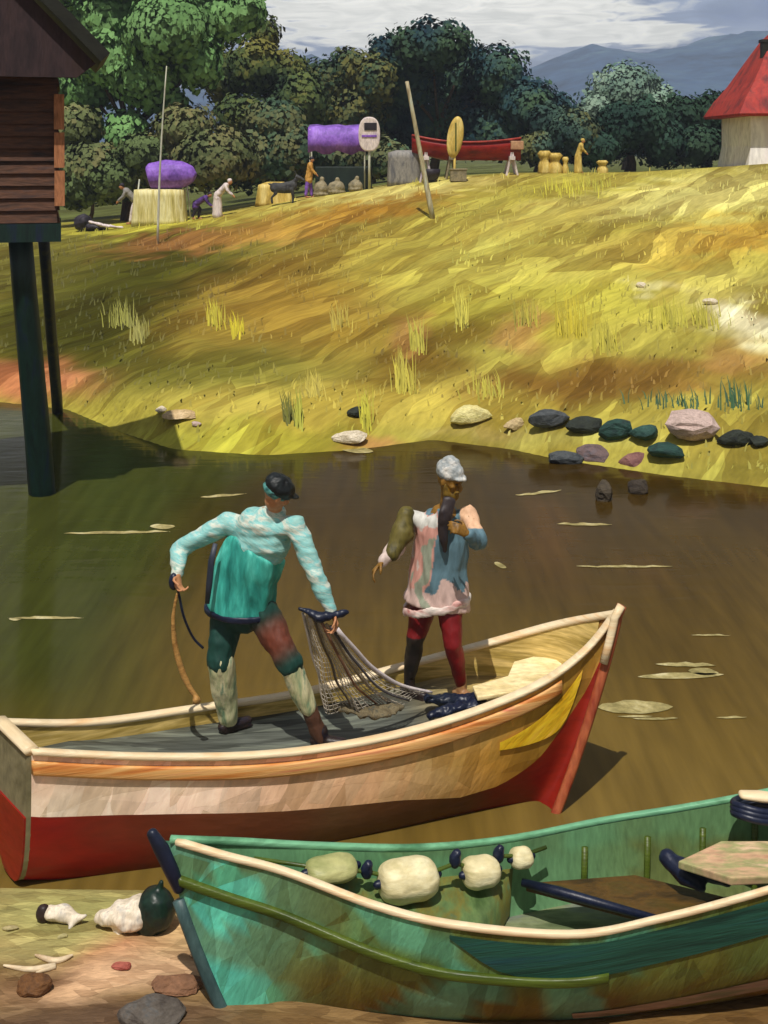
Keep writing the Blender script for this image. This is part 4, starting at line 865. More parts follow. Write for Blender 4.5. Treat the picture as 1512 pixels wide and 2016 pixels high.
mb = MB(); mb.ell(hc-u_*.095+f_*.058, (.055, .05, .05), HM); mb.ell(hc-u_*.135+f_*.062, (.035, .034, .045), HM); mb.capsule([hc-u_*.052+f_*.1-r_*.035, hc-u_*.046+f_*.108, hc-u_*.052+f_*.1+r_*.035], [.010, .012, .010], 8)
for s in (-1, 1): mb.capsule([hc+r_*s*.068-u_*.02+f_*.015, hc+r_*s*.055-u_*.085+f_*.04], [.016, .028], 8)
mb.remesh('beard', paint('beard_ochre', [(86, 64, 18), (132, 102, 26), (60, 46, 18)], .85, scale=(20, 20, 8), rough=.6, bump=.6), p2, voxel=.008, ripple=.006, rscale=(30, 30, 12))
for s in (-1, 1):
    mb = MB(); mb.ell(hc+r_*s*.03+u_*.006+f_*.083, (.011, .008, .007), HM); mb.build('eye', MEYE, p2)

# ---- fishing net hauled from the left fisherman's hand to the bow
net = empty('fishing_net', P(700, 1390, 8.5), 'grey brown fishing net drawn from the bending fisherman hand down to the deck', 'net')
ng, nh = 26, 20
def netp(u, w):
    a = lp(P(596, 1208, 8.22), P(664, 1240, 8.18), u); b0_ = Vector(catmull([tuple(P(640, 1398, 8.42)), tuple(P(700, 1402, 8.44)), tuple(P(770, 1388, 8.56)), tuple(P(850, 1364, 8.76))], 41)[int(u*40)])
    p = a.lerp(b0_, w); sag = math.sin(math.pi*w)*(.10*u+.02); p.z -= sag
    p.y += .05*math.sin(u*19+w*3)*(.3+w*.7); p.x += .02*noise.noise(Vector((u*6, w*4, 1)))
    return p
MNET = paint('net_cord', [(170, 158, 138), (204, 194, 178), (140, 128, 112)], .85, scale=(9, 9, 9), rough=.7)
mb = MB()
for i in range(ng+1): mb.tube([netp(i/ng, j/nh) for j in range(nh+1)], .0034, 4)
for j in range(1, nh+1): mb.tube([netp(i/ng, (j+.0)/nh) for i in range(ng+1)], .0022, 4)
mb.build('mesh', MNET, net)
for k, (u, r, c) in enumerate(((1.0, .016, (206, 196, 196)), (.82, .010, (70, 66, 70)), (.55, .011, (120, 84, 60)), (.32, .009, (104, 92, 76)), (.0, .009, (180, 170, 160)), (.68, .008, (170, 150, 120)))):
    mb = MB(); mb.tube([netp(u, j/nh)+Vector((0, -.01, .008)) for j in range(nh+1)], [r*(1-.4*j/nh) for j in range(nh+1)], 7); mb.build('head_rope' if k == 0 else 'cord', paint('net_rope', [c], .9, scale=(20, 20, 20), rough=.7, vary=.3), net)
mb = MB(); limb(mb, [P(592, 1198, 8.2), P(628, 1216, 8.18), P(684, 1206, 8.2)], [.02, .036, .02], 10); mb.remesh('net_bunch', MNAVY, net, voxel=.011, ripple=.014, rscale=(16, 16, 16))
mb = MB()
for k in range(9):
    u = random.uniform(.1, .95); c = netp(u, 1); mb.ell(c+Vector((random.uniform(-.05, .1), 0, .01)), (random.uniform(.08, .16), random.uniform(.05, .09), random.uniform(.02, .035)))
mb.remesh('heaped_net', paint('net_heap', [(84, 80, 64), (124, 112, 84), (96, 84, 60), (70, 72, 64)], .9, scale=(20, 20, 20), rough=.8, bump=.8, dist=.02), net, voxel=.014, ripple=.022, rscale=(22, 22, 22))
# hanging ropes of the left hand
mb = MB(); pts = [P(349, 1168, 8.36), P(341, 1215, 8.36), P(344, 1265, 8.36), P(356, 1315, 8.36), P(374, 1355, 8.36), P(392, 1380, 8.36), P(380, 1384, 8.36)]
mb.capsule([Vector(v) for v in catmull(pts, 25)], [.010+.012*math.sin(math.pi*i/24) for i in range(25)], 9); mb.ell(P(386, 1378, 8.35), (.026, .026, .03))
o = mb.remesh('rope', paint('rope_tan', [(150, 104, 48), (186, 140, 76), (112, 78, 36)], .9, scale=(8, 8, 20), rough=.6, bump=.6), origin=P(385, 1388, 8.36), voxel=.008, ripple=.003); tag(o, 'tan rope end with a knotted tip hanging from the bending fisherman left hand', 'rope')
mb = MB(); pts = [P(349, 1150, 8.38), P(340, 1128, 8.40), P(352, 1170, 8.37), P(362, 1215, 8.38), P(380, 1255, 8.44), P(400, 1276, 8.46)]
mb.tube([Vector(v) for v in catmull(pts, 25)], .009, 7); mb.ell(P(342, 1145, 8.40), (.035, .035, .06))
o = mb.build('cord', MNAVY, origin=P(360, 1210, 8.38)); tag(o, 'thin dark cord curving from the bending fisherman left hand to the knee', 'rope')
# navy bundle in the bow
mb = MB(); limb(mb, [P(842, 1376, 8.80), P(890, 1378, 8.76), P(950, 1378, 8.70)], [(.05, .03), (.06, .04), (.05, .035)], 10, side=(0, 1, 0)); limb(mb, [P(846, 1408, 8.62), P(890, 1396, 8.62), P(945, 1384, 8.66)], [(.04, .03), (.06, .04), (.04, .03)], 10, side=(0, 1, 0))
o = mb.remesh('cloth_bundle', MNAVY, origin=P(890, 1405, 8.66), voxel=.011, ripple=.018, rscale=(18, 18, 18)); tag(o, 'crumpled navy cloth bundle at the feet of the bearded fisherman', 'cloth')

# ------------------------------------------------------------------ beach things
MGREENB = paint('buoy_darkgreen', [(10, 30, 28), (22, 48, 36), (16, 26, 40)], .8, scale=(6, 6, 6), rough=.4, bump=.5)
gx = lambda px, py: PZ(px, py, ground_z(*(PZ(px, py, .05).xy)))
c = PZ(308, 1790, .17); mb = MB(); mb.ell(c, (.115, .11, .135)); mb.ell(c+Vector((-.04, 0, -.08)), (.09, .09, .08)); mb.capsule([c+Vector((.02, 0, .12)), c+Vector((.03, 0, .16))], [.03, .02], 8)
o = mb.remesh('buoy', MGREENB, origin=c-Vector((0, 0, .15)), voxel=.01, ripple=.008); tag(o, 'dark green round buoy leaning against the bow of the green boat', 'buoy')
MSHELL = paint('pale_canvas', [(210, 196, 170), (232, 218, 196), (160, 160, 156)], .9, scale=(9, 9, 4), rough=.6, bump=.6)
c = PZ(236, 1802, .13); mb = MB(); limb(mb, [c+Vector((-.13, 0, -.02)), c, c+Vector((.11, 0, .01))], [(.03, .03), (.10, .075), (.11, .095)], 14, side=(0, 1, 0)); mb.capsule([c+Vector((-.02, -.04, -.06)), c+Vector((.03, -.09, -.11))], [.025, .01], 8)
o = mb.remesh('canvas_bag', MSHELL, origin=c-Vector((0, 0, .1)), voxel=.01, ripple=.016, rscale=(14, 14, 14)); tag(o, 'larger white canvas bag lying beside the dark green buoy', 'bag')
c = PZ(128, 1798, .10); b_ = empty('canvas_bag', c-Vector((0, 0, .06)), 'small pale bag with a dark knotted end near the left edge of the beach', 'bag')
mb = MB(); limb(mb, [c+Vector((-.09, 0, .0)), c, c+Vector((.08, -.02, -.02)), c+Vector((.13, -.02, .0))], [(.05, .04), (.055, .05), (.03, .025), (.012, .012)], 12, side=(0, 1, 0)); mb.capsule([c+Vector((.06, -.03, -.03)), c+Vector((.04, -.08, -.06))], [.02, .01], 8); mb.remesh('bag_body', MSHELL, b_, voxel=.01, ripple=.012)
mb = MB(); mb.ell(c+Vector((-.13, 0, -.01)), (.045, .04, .06)); mb.remesh('bag_mouth', paint('bag_dark', [(40, 28, 28), (64, 46, 40)], .8), b_, voxel=.01, ripple=.01)
MDRIFT = paint('driftwood', [(206, 182, 146), (226, 206, 172), (170, 140, 104)], .9, scale=(4, 4, 14), rough=.7)
for (pts, lb) in (((( 8, 1888), (60, 1896), (110, 1890), (72, 1902)), 'pale thin driftwood stick lying lowest on the beach at the left edge'), (((70, 1868), (110, 1880), (142, 1870)), 'short pale driftwood stick below the small bag'),):
    mb = MB(); q = [PZ(x, y, .12) for x, y in pts]; q = [Vector((v.x, v.y, ground_z(v.x, v.y)+.012)) for v in q]
    mb.capsule([Vector(v) for v in catmull(q, 12)], [.006+.012*math.sin(math.pi*i/11) for i in range(12)], 8); o = mb.build('driftwood', MDRIFT, origin=q[1]); tag(o, lb, 'driftwood')
def stone(px, py, w, h, cols, label, group=None, z=None, name='stone', rough=.8):
    D_ = None
    if py > 1600: p = PZ(px, py, .1); zz = ground_z(p.x, p.y); p = PZ(px, py, zz); p.z = ground_z(p.x, p.y)
    else:
        x, y = at_ground(px, py) if z is None else (PZ(px, py, z).x, PZ(px, py, z).y); p = Vector((x, y, ground_z(x, y) if z is None else z))
    s = p.y/F*(1.25 if py < 1000 else 1.1); mb = MB(); rx, rz = w/2*s, h/2*s*(.7 if py > 1600 else 1); c = p+Vector((0, 0, rz*.6))
    rs = random.Random(px*31+py); bm = bmesh.new()
    for i in range(16):
        d = Vector((rs.gauss(0, 1), rs.gauss(0, 1), rs.gauss(0, 1))).normalized(); k = rs.uniform(.82, 1.12)
        bm.verts.new((d.x*rx*k, d.y*max(rx*.6, rz)*k, max(-.7, d.z*k)*rz))
    g = bmesh.ops.convex_hull(bm, input=bm.verts[:]); bmesh.ops.delete(bm, geom=list({v for v in g['geom_interior'] if isinstance(v, bmesh.types.BMVert)}), context='VERTS')
    bmesh.ops.subdivide_edges(bm, edges=bm.edges[:], cuts=2, smooth=0.35, use_grid_fill=True)
    bm.verts.ensure_lookup_table(); bm.verts.index_update()
    mb.add([c+v.co*(1+.12*noise.noise(v.co*(4/max(rx, .02))+Vector((px, py, 0)))) for v in bm.verts], [tuple(v.index for v in f.verts) for f in bm.faces]); bm.free()
    o = mb.build(name, paint('stone_'+str(cols[0][0]), cols, .9, scale=(5, 5, 9), rough=rough, bump=.8, dist=.03), origin=p, smooth=False); tag(o, label, 'stone', group); return o
SL = [(50, 56, 60), (78, 82, 84), (38, 44, 48)]; DK = [(24, 30, 26), (44, 50, 40), (30, 40, 44)]; TE = [(20, 48, 46), (36, 70, 62), (28, 40, 40)]; PK = [(176, 150, 140), (198, 174, 164), (150, 130, 120)]; MV = [(84, 74, 78), (110, 90, 88), (96, 92, 100)]; PY = [(206, 196, 116), (226, 216, 150), (196, 180, 110)]; WH = [(206, 190, 160), (226, 214, 190), (180, 160, 130)]
FG = 'stones along the far waterline'
for a in ((920, 832, 78, 36, PY, 'pale yellow boulder on the far waterline above the bearded fisherman', FG), (1020, 846, 44, 22, [(196, 170, 124), (216, 196, 150)], 'small buff stone left of the slate stones', FG), (1088, 840, 76, 34, SL, 'slate grey stone at the left end of the dark stone row', FG),
          (1150, 850, 60, 30, DK, 'black stone second in the dark stone row', FG), (1215, 862, 62, 34, TE, 'dark teal stone in the middle of the dark stone row', FG), (1275, 866, 70, 28, [(30, 62, 58), (54, 88, 78)], 'lighter teal stone beside the pink pointed rock', FG), (1366, 862, 100, 60, PK, 'pink pointed rock on the far waterline', FG),
          (1450, 876, 60, 28, DK, 'black round stone right of the pink rock', FG), (1495, 880, 30, 22, DK, 'small black stone at the right end of the stone row', FG), (1320, 900, 80, 26, TE, 'flat teal stone just below the pink rock', FG)):
    stone(*a)
for a in ((1185, 908, 90, 34, MV, 'mauve grey stone lying at the water edge below the teal stones', FG), (1110, 912, 64, 24, SL, 'low slate stone in the shallows left of the mauve stone', FG), (1260, 918, 80, 26, [(110, 70, 70), (140, 100, 92)], 'reddish flat stone right of the mauve stone', FG), (1188, 985, 36, 40, [(56, 48, 36), (80, 70, 54)], 'rounded brown stone standing in the water', FG), (1256, 972, 34, 30, [(50, 42, 36), (70, 60, 46)], 'smaller brown stone in the water right of the rounded one', FG)):
    stone(*a, z=-.02)
for a in ((352, 826, 60, 16, [(190, 160, 110), (216, 190, 150)], 'flat buff stone on the left part of the far shore', FG), (318, 812, 20, 14, WH, 'tiny white stone on the left part of the far shore', FG), (388, 840, 18, 10, PK, 'tiny pink pebble on the left part of the far shore', FG), (690, 872, 60, 20, WH, 'white stone at the water edge above the bending fisherman', FG), (1398, 600, 26, 14, WH, 'white stone high on the sunny meadow slope', None), (1265, 566, 22, 10, WH, 'small white stone on the right of the meadow slope', None), (700, 820, 34, 18, DK, 'dark stone on the yellow shore left of the pale boulder', FG)):
    stone(*a)
NG = 'brown stones on the near beach'
for a in ((70, 1950, 90, 44, [(70, 44, 26), (110, 72, 36), (56, 38, 26)], 'dark brown stone with ochre edge at the left of the beach'), (350, 1945, 100, 40, [(110, 76, 52), (140, 100, 72)], 'long brown stone beside the green boat stem'), (300, 2000, 130, 44, [(66, 58, 52), (92, 84, 76), (70, 80, 86)], 'grey brown stone in front of the boat stem'), 
          (390, 1880, 40, 18, [(206, 172, 122), (220, 190, 150)], 'small sandy stone touching the green boat stem'), (240, 1905, 40, 14, [(150, 70, 60), (170, 96, 80)], 'small reddish stone in the middle of the beach'), (120, 1842, 26, 10, [(160, 150, 100), (180, 170, 120)], 'small greenish pebble below the small bag'), (20, 1830, 30, 12, [(150, 140, 96), (176, 160, 116)], 'greenish pebble at the left edge of the beach')):
    stone(*a, group=NG)

# ------------------------------------------------------------------ things on the crest
def gp(px, D_): x = (px-CX)/F*D_; return Vector((x, D_, ground_z(x, D_)))
MPUR = paint('purple_cloth', [(104, 66, 160), (134, 90, 192), (152, 112, 206)], .92, scale=(2, 2, 1.5), rough=.6, bump=.5, dist=.04)
MSTRAW = paint('straw_cloth', [(190, 176, 96), (214, 200, 130), (226, 218, 166), (170, 150, 70)], .92, scale=(5, 5, .6), rough=.7, bump=.6, dist=.03)
MPALE = paint('pale_cloth', [(206, 190, 190), (226, 212, 206), (176, 160, 176)], .92, scale=(3, 3, 1), rough=.6, bump=.5, dist=.03)
MDARK = paint('dark_cloth', [(24, 20, 30), (44, 36, 48), (30, 28, 36)], .85, scale=(4, 4, 2), rough=.6)
MGREY = paint('grey_cloth', [(110, 108, 106), (146, 142, 136), (92, 92, 96)], .9, scale=(4, 4, 1.5), rough=.6)
MSACK = paint('sack_beige', [(120, 112, 88), (150, 138, 108), (104, 96, 74)], .9, scale=(3, 3, 3), rough=.7)
MPOLE = paint('pole_white', [(186, 192, 172), (206, 206, 190), (150, 150, 120)], .9, scale=(6, 6, .8), rough=.5)
MYE = paint('yellow_straw', [(176, 146, 60), (206, 178, 90), (216, 196, 124)], .92, scale=(4, 4, 1), rough=.6, bump=.5, dist=.03)
def drape(mb, c, w, d, h, top, folds=9, flare=.12):
    rings = []
    for k in range(7):
        u = k/6; r = []
        for j in range(48):
            a = 2*math.pi*j/48; ca, sa = math.cos(a), math.sin(a); q = (abs(ca)**5+abs(sa)**5)**(-1/5)
            f_ = 1+flare*(1-u)*(.6+.5*math.sin(folds*a+1.3*math.sin(a*3)))
            r.append(Vector((c.x+ca*q*w/2*f_, c.y+sa*q*d/2*f_, c.z+h*u+(.02*math.sin(5*a) if u == 0 else 0))))
        rings.append(r)
    if top: rings.append([Vector((c.x+(v.x-c.x)*.5, c.y+(v.y-c.y)*.5, c.z+h+top)) for v in rings[-1]])
    mb.ring_loft(rings)
D_ = 47.4; s = D_/F
c = gp(315, D_); st1 = empty('market_stall', c, 'stall with a rounded purple canopy over a straw coloured draped table', 'stall', 'stalls on the crest')
mb = MB(); drape(mb, c+Vector((0, 0, -.1)), 98*s, 1.0, 66*s+.1, .03); mb.build('table_drape', MSTRAW, st1)
mb = MB(); cc = c+Vector((.42, 0, 66*s)); mb.tube([cc+Vector((-.86, 0, .50)), cc+Vector((-.80, 0, .52)), cc+Vector((-.2, 0, .58)), cc+Vector((.4, 0, .57)), cc+Vector((.76, 0, .52)), cc+Vector((.92, 0, .44))], [(.4, .40), (.5, .52), (.55, .58), (.5, .55), (.42, .40), (.3, .2)], 16, side=(0, 1, 0)); mb.remesh('canopy', MPUR, st1, voxel=.045, smooth=4, ripple=.018, rscale=(1.6, 1.6, .6))
mb = MB()
mb.tube([c+Vector((-1.0, 0, -.1)), c+Vector((-.8, 0, 66*s+.4))], .03, 6); mb.build('post', MPOLE, st1); mb = MB(); mb.tube([c+Vector((1.2, .1, -.1)), c+Vector((1.0, .1, 66*s+.5))], .03, 6); mb.build('post', MPOLE, st1)
def figure(px, D_, h, bend, face, cols, label, name='person', stance=.12, crouch=0):
    """small clothed person; bend 0 upright .. 1 folded at the hips, face +1 right / -1 left"""
    c = gp(px, D_); root = empty(name, c, label, 'person', 'people on the crest'); k = h/1.7
    hip = c+Vector((0, 0, (.88-crouch*.4)*k)); a = bend*1.35; d = Vector((math.sin(a)*face, -.15, math.cos(a))); sh = hip+d*.52*k; hd = sh+(d+Vector((.2*face, 0, .1))).normalized()*.25*k
    mb = MB(); limb(mb, [hip, hip.lerp(sh, .5), sh], [(.14*k, .1*k), (.13*k, .1*k), (.16*k, .1*k)], 12, side=(0, 1, 0)); limb(mb, [sh, hd], [.05*k, .05*k]); mb.ell(hd, (.085*k, .09*k, .12*k))
    mb.capsule([hd+Vector((.07*face*k, -.03*k, 0)), hd+Vector((.10*face*k, -.03*k, -.02*k))], [.015*k, .018*k], 6)
    fe = []
    for sg in (-1, 1):
        kn = c+Vector((sg*stance*.7*k+crouch*.2*face, sg*.07*k-.02, .46*k-crouch*.05)); f0 = c+Vector((sg*stance*k, sg*.08*k, .04)); limb(mb, [hip+Vector((0, sg*.08*k, 0)), kn, f0], [.085*k, .06*k, .04*k]); limb(mb, [f0, f0+Vector((.14*face*k, 0, -.01))], [.04*k, .035*k])
        hn = sh+Vector((face*(.28+.1*bend)*k, sg*.1*k-.05, (-.42)*k)); el = sh.lerp(hn, .5)+Vector((-.06*face*k, sg*.1*k, 0)); limb(mb, [sh+Vector((0, sg*.15*k, 0)), el, hn], [.05*k, .045*k, .03*k]); fe.append((el, hn, sg))
        for q in range(4): mb.capsule([hn, hn+Vector((face*.03*k+.012*q*k, sg*.01, -.07*k-.01*(q % 2)*k))], [.012*k, .010*k], 5)
        mb.capsule([hn, hn+Vector((face*.05*k, -.02*sg, -.03*k))], [.013*k, .011*k], 5)
    mb.remesh('body', SKIN, root, voxel=.018, smooth=3)
    mb = MB(); limb(mb, [hip+Vector((0, 0, -.12*k)), hip, hip.lerp(sh, .5), sh+d*.02], [(.21*k, .17*k), (.2*k, .16*k), (.18*k, .14*k), (.19*k, .13*k)], 12, side=(0, 1, 0))
    for el, hn, sg in fe: limb(mb, [sh+Vector((0, sg*.14*k, 0)), el, el.lerp(hn, .7)], [.075*k, .065*k, .05*k])
    mb.remesh('shirt', cols[0], root, voxel=.022, ripple=.015)
    mb = MB()
    if len(cols) > 3: limb(mb, [hip+Vector((0, 0, .02)), hip.lerp(c, .5), c+Vector((0, 0, .08))], [(.19*k, .16*k), (.22*k, .2*k), (.25*k, .22*k)], 14, side=(0, 1, 0)); mb.remesh('skirt', cols[1], root, voxel=.025, ripple=.02, rscale=(6, 6, 2))
    else:
        for sg in (-1, 1):
            kn = c+Vector((sg*stance*.7*k+crouch*.2*face, sg*.07*k-.02, .46*k-crouch*.05)); limb(mb, [hip+Vector((0, sg*.06*k, 0)), kn, c+Vector((sg*stance*k, sg*.08*k, .1))], [.115*k, .085*k, .065*k])
        mb.remesh('trousers', cols[1], root, voxel=.022, ripple=.01)
    mb = MB(); mb.ell(hd+Vector((-.015*face*k, .01, .045*k)), (.105*k, .105*k, .10*k)); mb.remesh('hair', cols[2], root, voxel=.02, ripple=.01)
    return root
figure(268, 47.8, 1.75, .55, -1, (MGREY, MPALE, MDARK), 'person in grey and white clothes bending at the left of the purple stall', stance=.2)
figure(385, 47.6, 1.5, .75, 1, (paint('plum_cloth', [(50, 30, 66), (96, 64, 140), (34, 26, 40)], .85, scale=(5, 5, 3)), MDARK, MDARK), 'person in dark purple clothes crouching at the right of the purple stall', crouch=.5)
figure(428, 47.2, 1.62, .55, 1, (MPALE, MPALE, MPALE, 1), 'person in a white robe bending with a white headscarf right of the purple stall')
figure(608, 49, 1.6, .1, 1, (paint('ochre_cloth', [(196, 140, 60), (216, 170, 90)], .9), MPUR, MDARK), 'person in an ochre top standing at the left end of the dark stall')
figure(1138, 48.5, 1.35, .2, 1, (MYE, MYE, MYE, 1), 'person in yellow robe standing right of the straw bundles')
# dark heap
c = gp(182, 47); hp_ = empty('bundle_heap', c, 'dark bundle with pale cloth lying at the left end of the crest', 'bundle')
mb = MB(); mb.ell(c+Vector((-.35, 0, .3)), (.36, .35, .34)); mb.ell(c+Vector((.05, 0, .14)), (.6, .35, .16)); mb.remesh('dark_cover', MDARK, hp_, voxel=.035, ripple=.05, rscale=(4, 4, 4))
mb = MB(); limb(mb, [c+Vector((-.05, -.2, .34)), c+Vector((.5, -.25, .2)), c+Vector((1.2, -.2, .12))], [(.1, .06), (.12, .07), (.08, .05)], 10, side=(0, 1, 0)); mb.remesh('pale_cloth', MPALE, hp_, voxel=.03, ripple=.04, rscale=(5, 5, 5))
# straw heap and dark goat
c = gp(542, 49.5); mb = MB(); drape(mb, c+Vector((0, 0, -.1)), 1.35, 1.0, .85, .12, 13, .2)
o = mb.build('straw_heap', MYE, origin=c); tag(o, 'low pale straw heap behind the dark goat', 'straw')
c = gp(558, 47.5); goat = empty('goat', c, 'dark grey goat standing in front of the pale straw heap', 'goat')
mb = MB(); limb(mb, [c+Vector((-.36, 0, .66)), c+Vector((-.1, 0, .64)), c+Vector((.2, 0, .66)), c+Vector((.38, 0, .74))], [(.17, .2), (.17, .21), (.18, .24), (.15, .2)], 14, side=(0, 1, 0))
limb(mb, [c+Vector((.38, 0, .82)), c+Vector((.55, -.02, 1.02))], [(.09, .12), (.07, .08)], 10, side=(0, 1, 0)); limb(mb, [c+Vector((.54, -.02, 1.08)), c+Vector((.70, -.04, 1.0)), c+Vector((.82, -.05, .93))], [.085, .065, .045], 10)
for sg in (-1, 1):
    mb.capsule([c+Vector((.52, sg*.07, 1.1)), c+Vector((.46, sg*.17, 1.06))], [.03, .02], 8); mb.capsule([c+Vector((.52, sg*.03, 1.14)), c+Vector((.44, sg*.05, 1.28)), c+Vector((.34, sg*.06, 1.34))], [.025, .018, .008], 8)
    limb(mb, [c+Vector((.32, sg*.11, .6)), c+Vector((.38, sg*.11, .33)), c+Vector((.36, sg*.11, .04))], [.085, .045, .035], 8)
    limb(mb, [c+Vector((-.36, sg*.11, .62)), c+Vector((-.30, sg*.11, .42)), c+Vector((-.46, sg*.11, .26)), c+Vector((-.44, sg*.11, .04))], [.11, .07, .045, .035], 8)
mb.capsule([c+Vector((-.5, 0, .78)), c+Vector((-.62, 0, .82))], [.04, .02], 8)
mb.remesh('body', paint('goat_coat', [(40, 40, 44), (74, 74, 74), (26, 24, 28)], .85, scale=(3, 3, 3), rough=.8), goat, voxel=.022, ripple=.008)
# second stall: purple canopy, dark counter, sacks
D_ = 50; s = D_/F; c = gp(665, D_); st2 = empty('market_stall', c, 'stall with a flat purple awning above a dark counter left of the white oval board', 'stall', 'stalls on the crest')
mb = MB(); zt_ = H+(YH-252)/F*D_; w2 = 112*s/2
rings = []
for k in range(9):
    x = c.x-w2*1.02+2.04*w2*k/8; q = .03*math.sin(k*2.1); rings.append([Vector((x, D_-.6, zt_-1.02+.1*math.sin(k*1.9))), Vector((x, D_-.63, zt_-.5)), Vector((x, D_-.5, zt_+q)), Vector((x, D_+.7, zt_+.15+q)), Vector((x, D_+.7, zt_+.08+q)), Vector((x, D_-.44, zt_-.07+q)), Vector((x, D_-.57, zt_-.5)), Vector((x, D_-.54, zt_-1.0+.1*math.sin(k*1.9)))])
mb.ring_loft(rings); mb.build('awning', MPUR, st2)
mb = MB(); mb.box(c+Vector((.25, 0, .5)), (2.3, 1.0, 1.2)); mb.build('counter', paint('counter_dark', [(20, 36, 32), (34, 50, 40)], .8, scale=(3, 3, 1)), st2, smooth=False, bevel=.05)
for x in (-w2*.95, w2*.95):
    for y in (-.5, .6): mb = MB(); mb.tube([c+Vector((x, y, -.1)), Vector((c.x+x, D_+y, zt_-.05))], .03, 6); mb.build('post', MPOLE, st2)
for k, (px, w, h, lb) in enumerate(((632, .62, .62, 'beige sack at the left front of the dark stall counter'), (662, .74, .52, 'middle beige sack, the widest, in front of the dark stall'), (700, .6, .46, 'beige sack under the white oval board'))):
    q = gp(px, 49); mb = MB(); mb.ell(q+Vector((0, 0, h*.45)), (w*.5, .3, h*.55)); mb.ell(q+Vector((0, 0, .08)), (w*.52, .34, .12)); mb.capsule([q+Vector((.02, 0, h*.9)), q+Vector((.05, 0, h*1.12))], [.08, .1], 8)
    o = mb.remesh('sack', MSACK, origin=q, voxel=.03, ripple=.03, rscale=(5, 5, 5)); tag(o, lb, 'sack', 'sacks in front of the dark stall')
D_ = 48.6; s = D_/F; c = gp(727, D_); sg_ = empty('sign_board', c, 'white oval board with a dark patch at the right end of the dark stall', 'board')
zc = H+(YH-264)/F*D_; rings = []
for y, k in ((-.05, .93), (-.03, 1), (.03, 1), (.05, .93)): rings.append([Vector((c.x+.43*k*math.copysign(abs(math.cos(a))**.8, math.cos(a)), D_+y, zc+.69*k*math.copysign(abs(math.sin(a))**.8, math.sin(a)))) for a in np.linspace(0, 2*math.pi, 33)[:-1]])
mb = MB(); mb.ring_loft(rings); mb.build('board', MPALE, sg_, smooth=False)
mb = MB(); mb.box((c.x+.05, D_-.065, zc+.30), (.5, .03, .3)); mb.build('dark_patch', MDARK, sg_, smooth=False, bevel=.012)
mb = MB(); mb.box((c.x, D_-.065, zc-.08), (.6, .03, .09)); mb.build('purple_stripe', MPUR, sg_, smooth=False, bevel=.01)
mb = MB(); mb.tube([c+Vector((0, .09, -.1)), Vector((c.x, D_+.09, zc))], .05, 8); mb.build('post', MPOLE, sg_)
# pale canvas shelter
D_ = 48.5; s = D_/F; c = gp(795, D_); mb = MB(); drape(mb, c+Vector((0, 0, -.1)), 62*s, 1.1, 66*s, .1, 7, .08)
o = mb.build('canvas_shelter', MGREY, origin=c); tag(o, 'pale grey canvas shelter between the dark stall and the red boat', 'shelter')
# red boat on trestles
D_ = 48; s = D_/F; c = gp(918, D_); rb = empty('rowing_boat', c, 'small red rowing boat raised on supports at the crest', 'boat')
z0 = H+(YH-275)/F*D_; st_ = []
for i in range(25):
    t = i/24; x = c.x+(t-.5)*214*s; w = .62*math.sin(math.pi*min(1, .06+t*.9))**.6*(1-.2*t); sh = z0+.28*(2*t-1)**2*(.6 if t > .5 else 1)-.12; kl = z0-.82+.35*max(0, .3-t)*3
    st_.append([Vector((x, D_-w*math.cos(a), sh-(sh-kl)*math.sin(a)**.8)) for a in np.linspace(0, math.pi, 13)]+[Vector((x, D_+(w-.05)*math.cos(a), sh-.03-(sh-kl-.08)*math.sin(a)**.8)) for a in np.linspace(0, math.pi, 13)])
mb = MB(); mb.ring_loft(st_); mb.build('hull', MREDB, rb)
mb = MB(); mb.tube([r[0]+Vector((0, -.02, .02)) for r in st_], [(.04, .03)]*25, 6); mb.tube([r[12]+Vector((0, .02, .02)) for r in st_], [(.04, .03)]*25, 6); mb.build('gunwale', paint('brick_red', [(150, 40, 34), (176, 70, 56)], .9), rb)
mb = MB(); mb.box((c.x+98*s, D_, z0-.22), (.5, .9, .34)); mb.build('stern_panel', paint('tan_board', [(170, 120, 90), (196, 156, 120)], .9), rb, smooth=False, bevel=.03)
for xx, m_ in ((-80, MPALE), (88, MPALE), (-30, MSACK)):
    mb = MB(); q = Vector((c.x+xx*s, D_, 0)); zg = ground_z(q.x, D_)
    for y in (-.4, .4): mb.tube([(q.x-.22, D_+y, zg-.1), (q.x, D_+y, z0-.5)], .05, 6); mb.tube([(q.x+.22, D_+y, zg-.1), (q.x, D_+y, z0-.5)], .05, 6)
    mb.box((q.x, D_, z0-.72), (.22, 1.1, .14)); mb.build('trestle', m_, rb, smooth=False)
q = gp(848, 47.2); mb = MB(); ring = []
for k, (r, z) in enumerate(((.12, .02), (.28, .12), (.36, .32), (.38, .5), (.34, .5), (.30, .3), (.2, .12), (.05, .08))): ring.append([q+Vector((r*math.cos(a), r*math.sin(a), z)) for a in np.linspace(0, 2*math.pi, 21)[:-1]])
mb.ring_loft(ring); o = mb.build('basin', MDARK, origin=q); tag(o, 'dark round basin under the bow of the red boat', 'basin')
q = gp(902, 46.9); mb = MB(); mb.box(q+Vector((0, 0, .22)), (.62, .5, .44)); mb.box(q+Vector((0, 0, .46)), (.7, .56, .05)); o = mb.build('crate', MSACK, origin=q, smooth=False, bevel=.02); tag(o, 'beige crate in front of the red boat below the yellow board', 'crate')
q = gp(896, 46.8); yb = empty('yellow_board', q, 'tall yellow oval board standing against the red boat', 'board'); rings = []; zc = H+(YH-270)/F*46.8
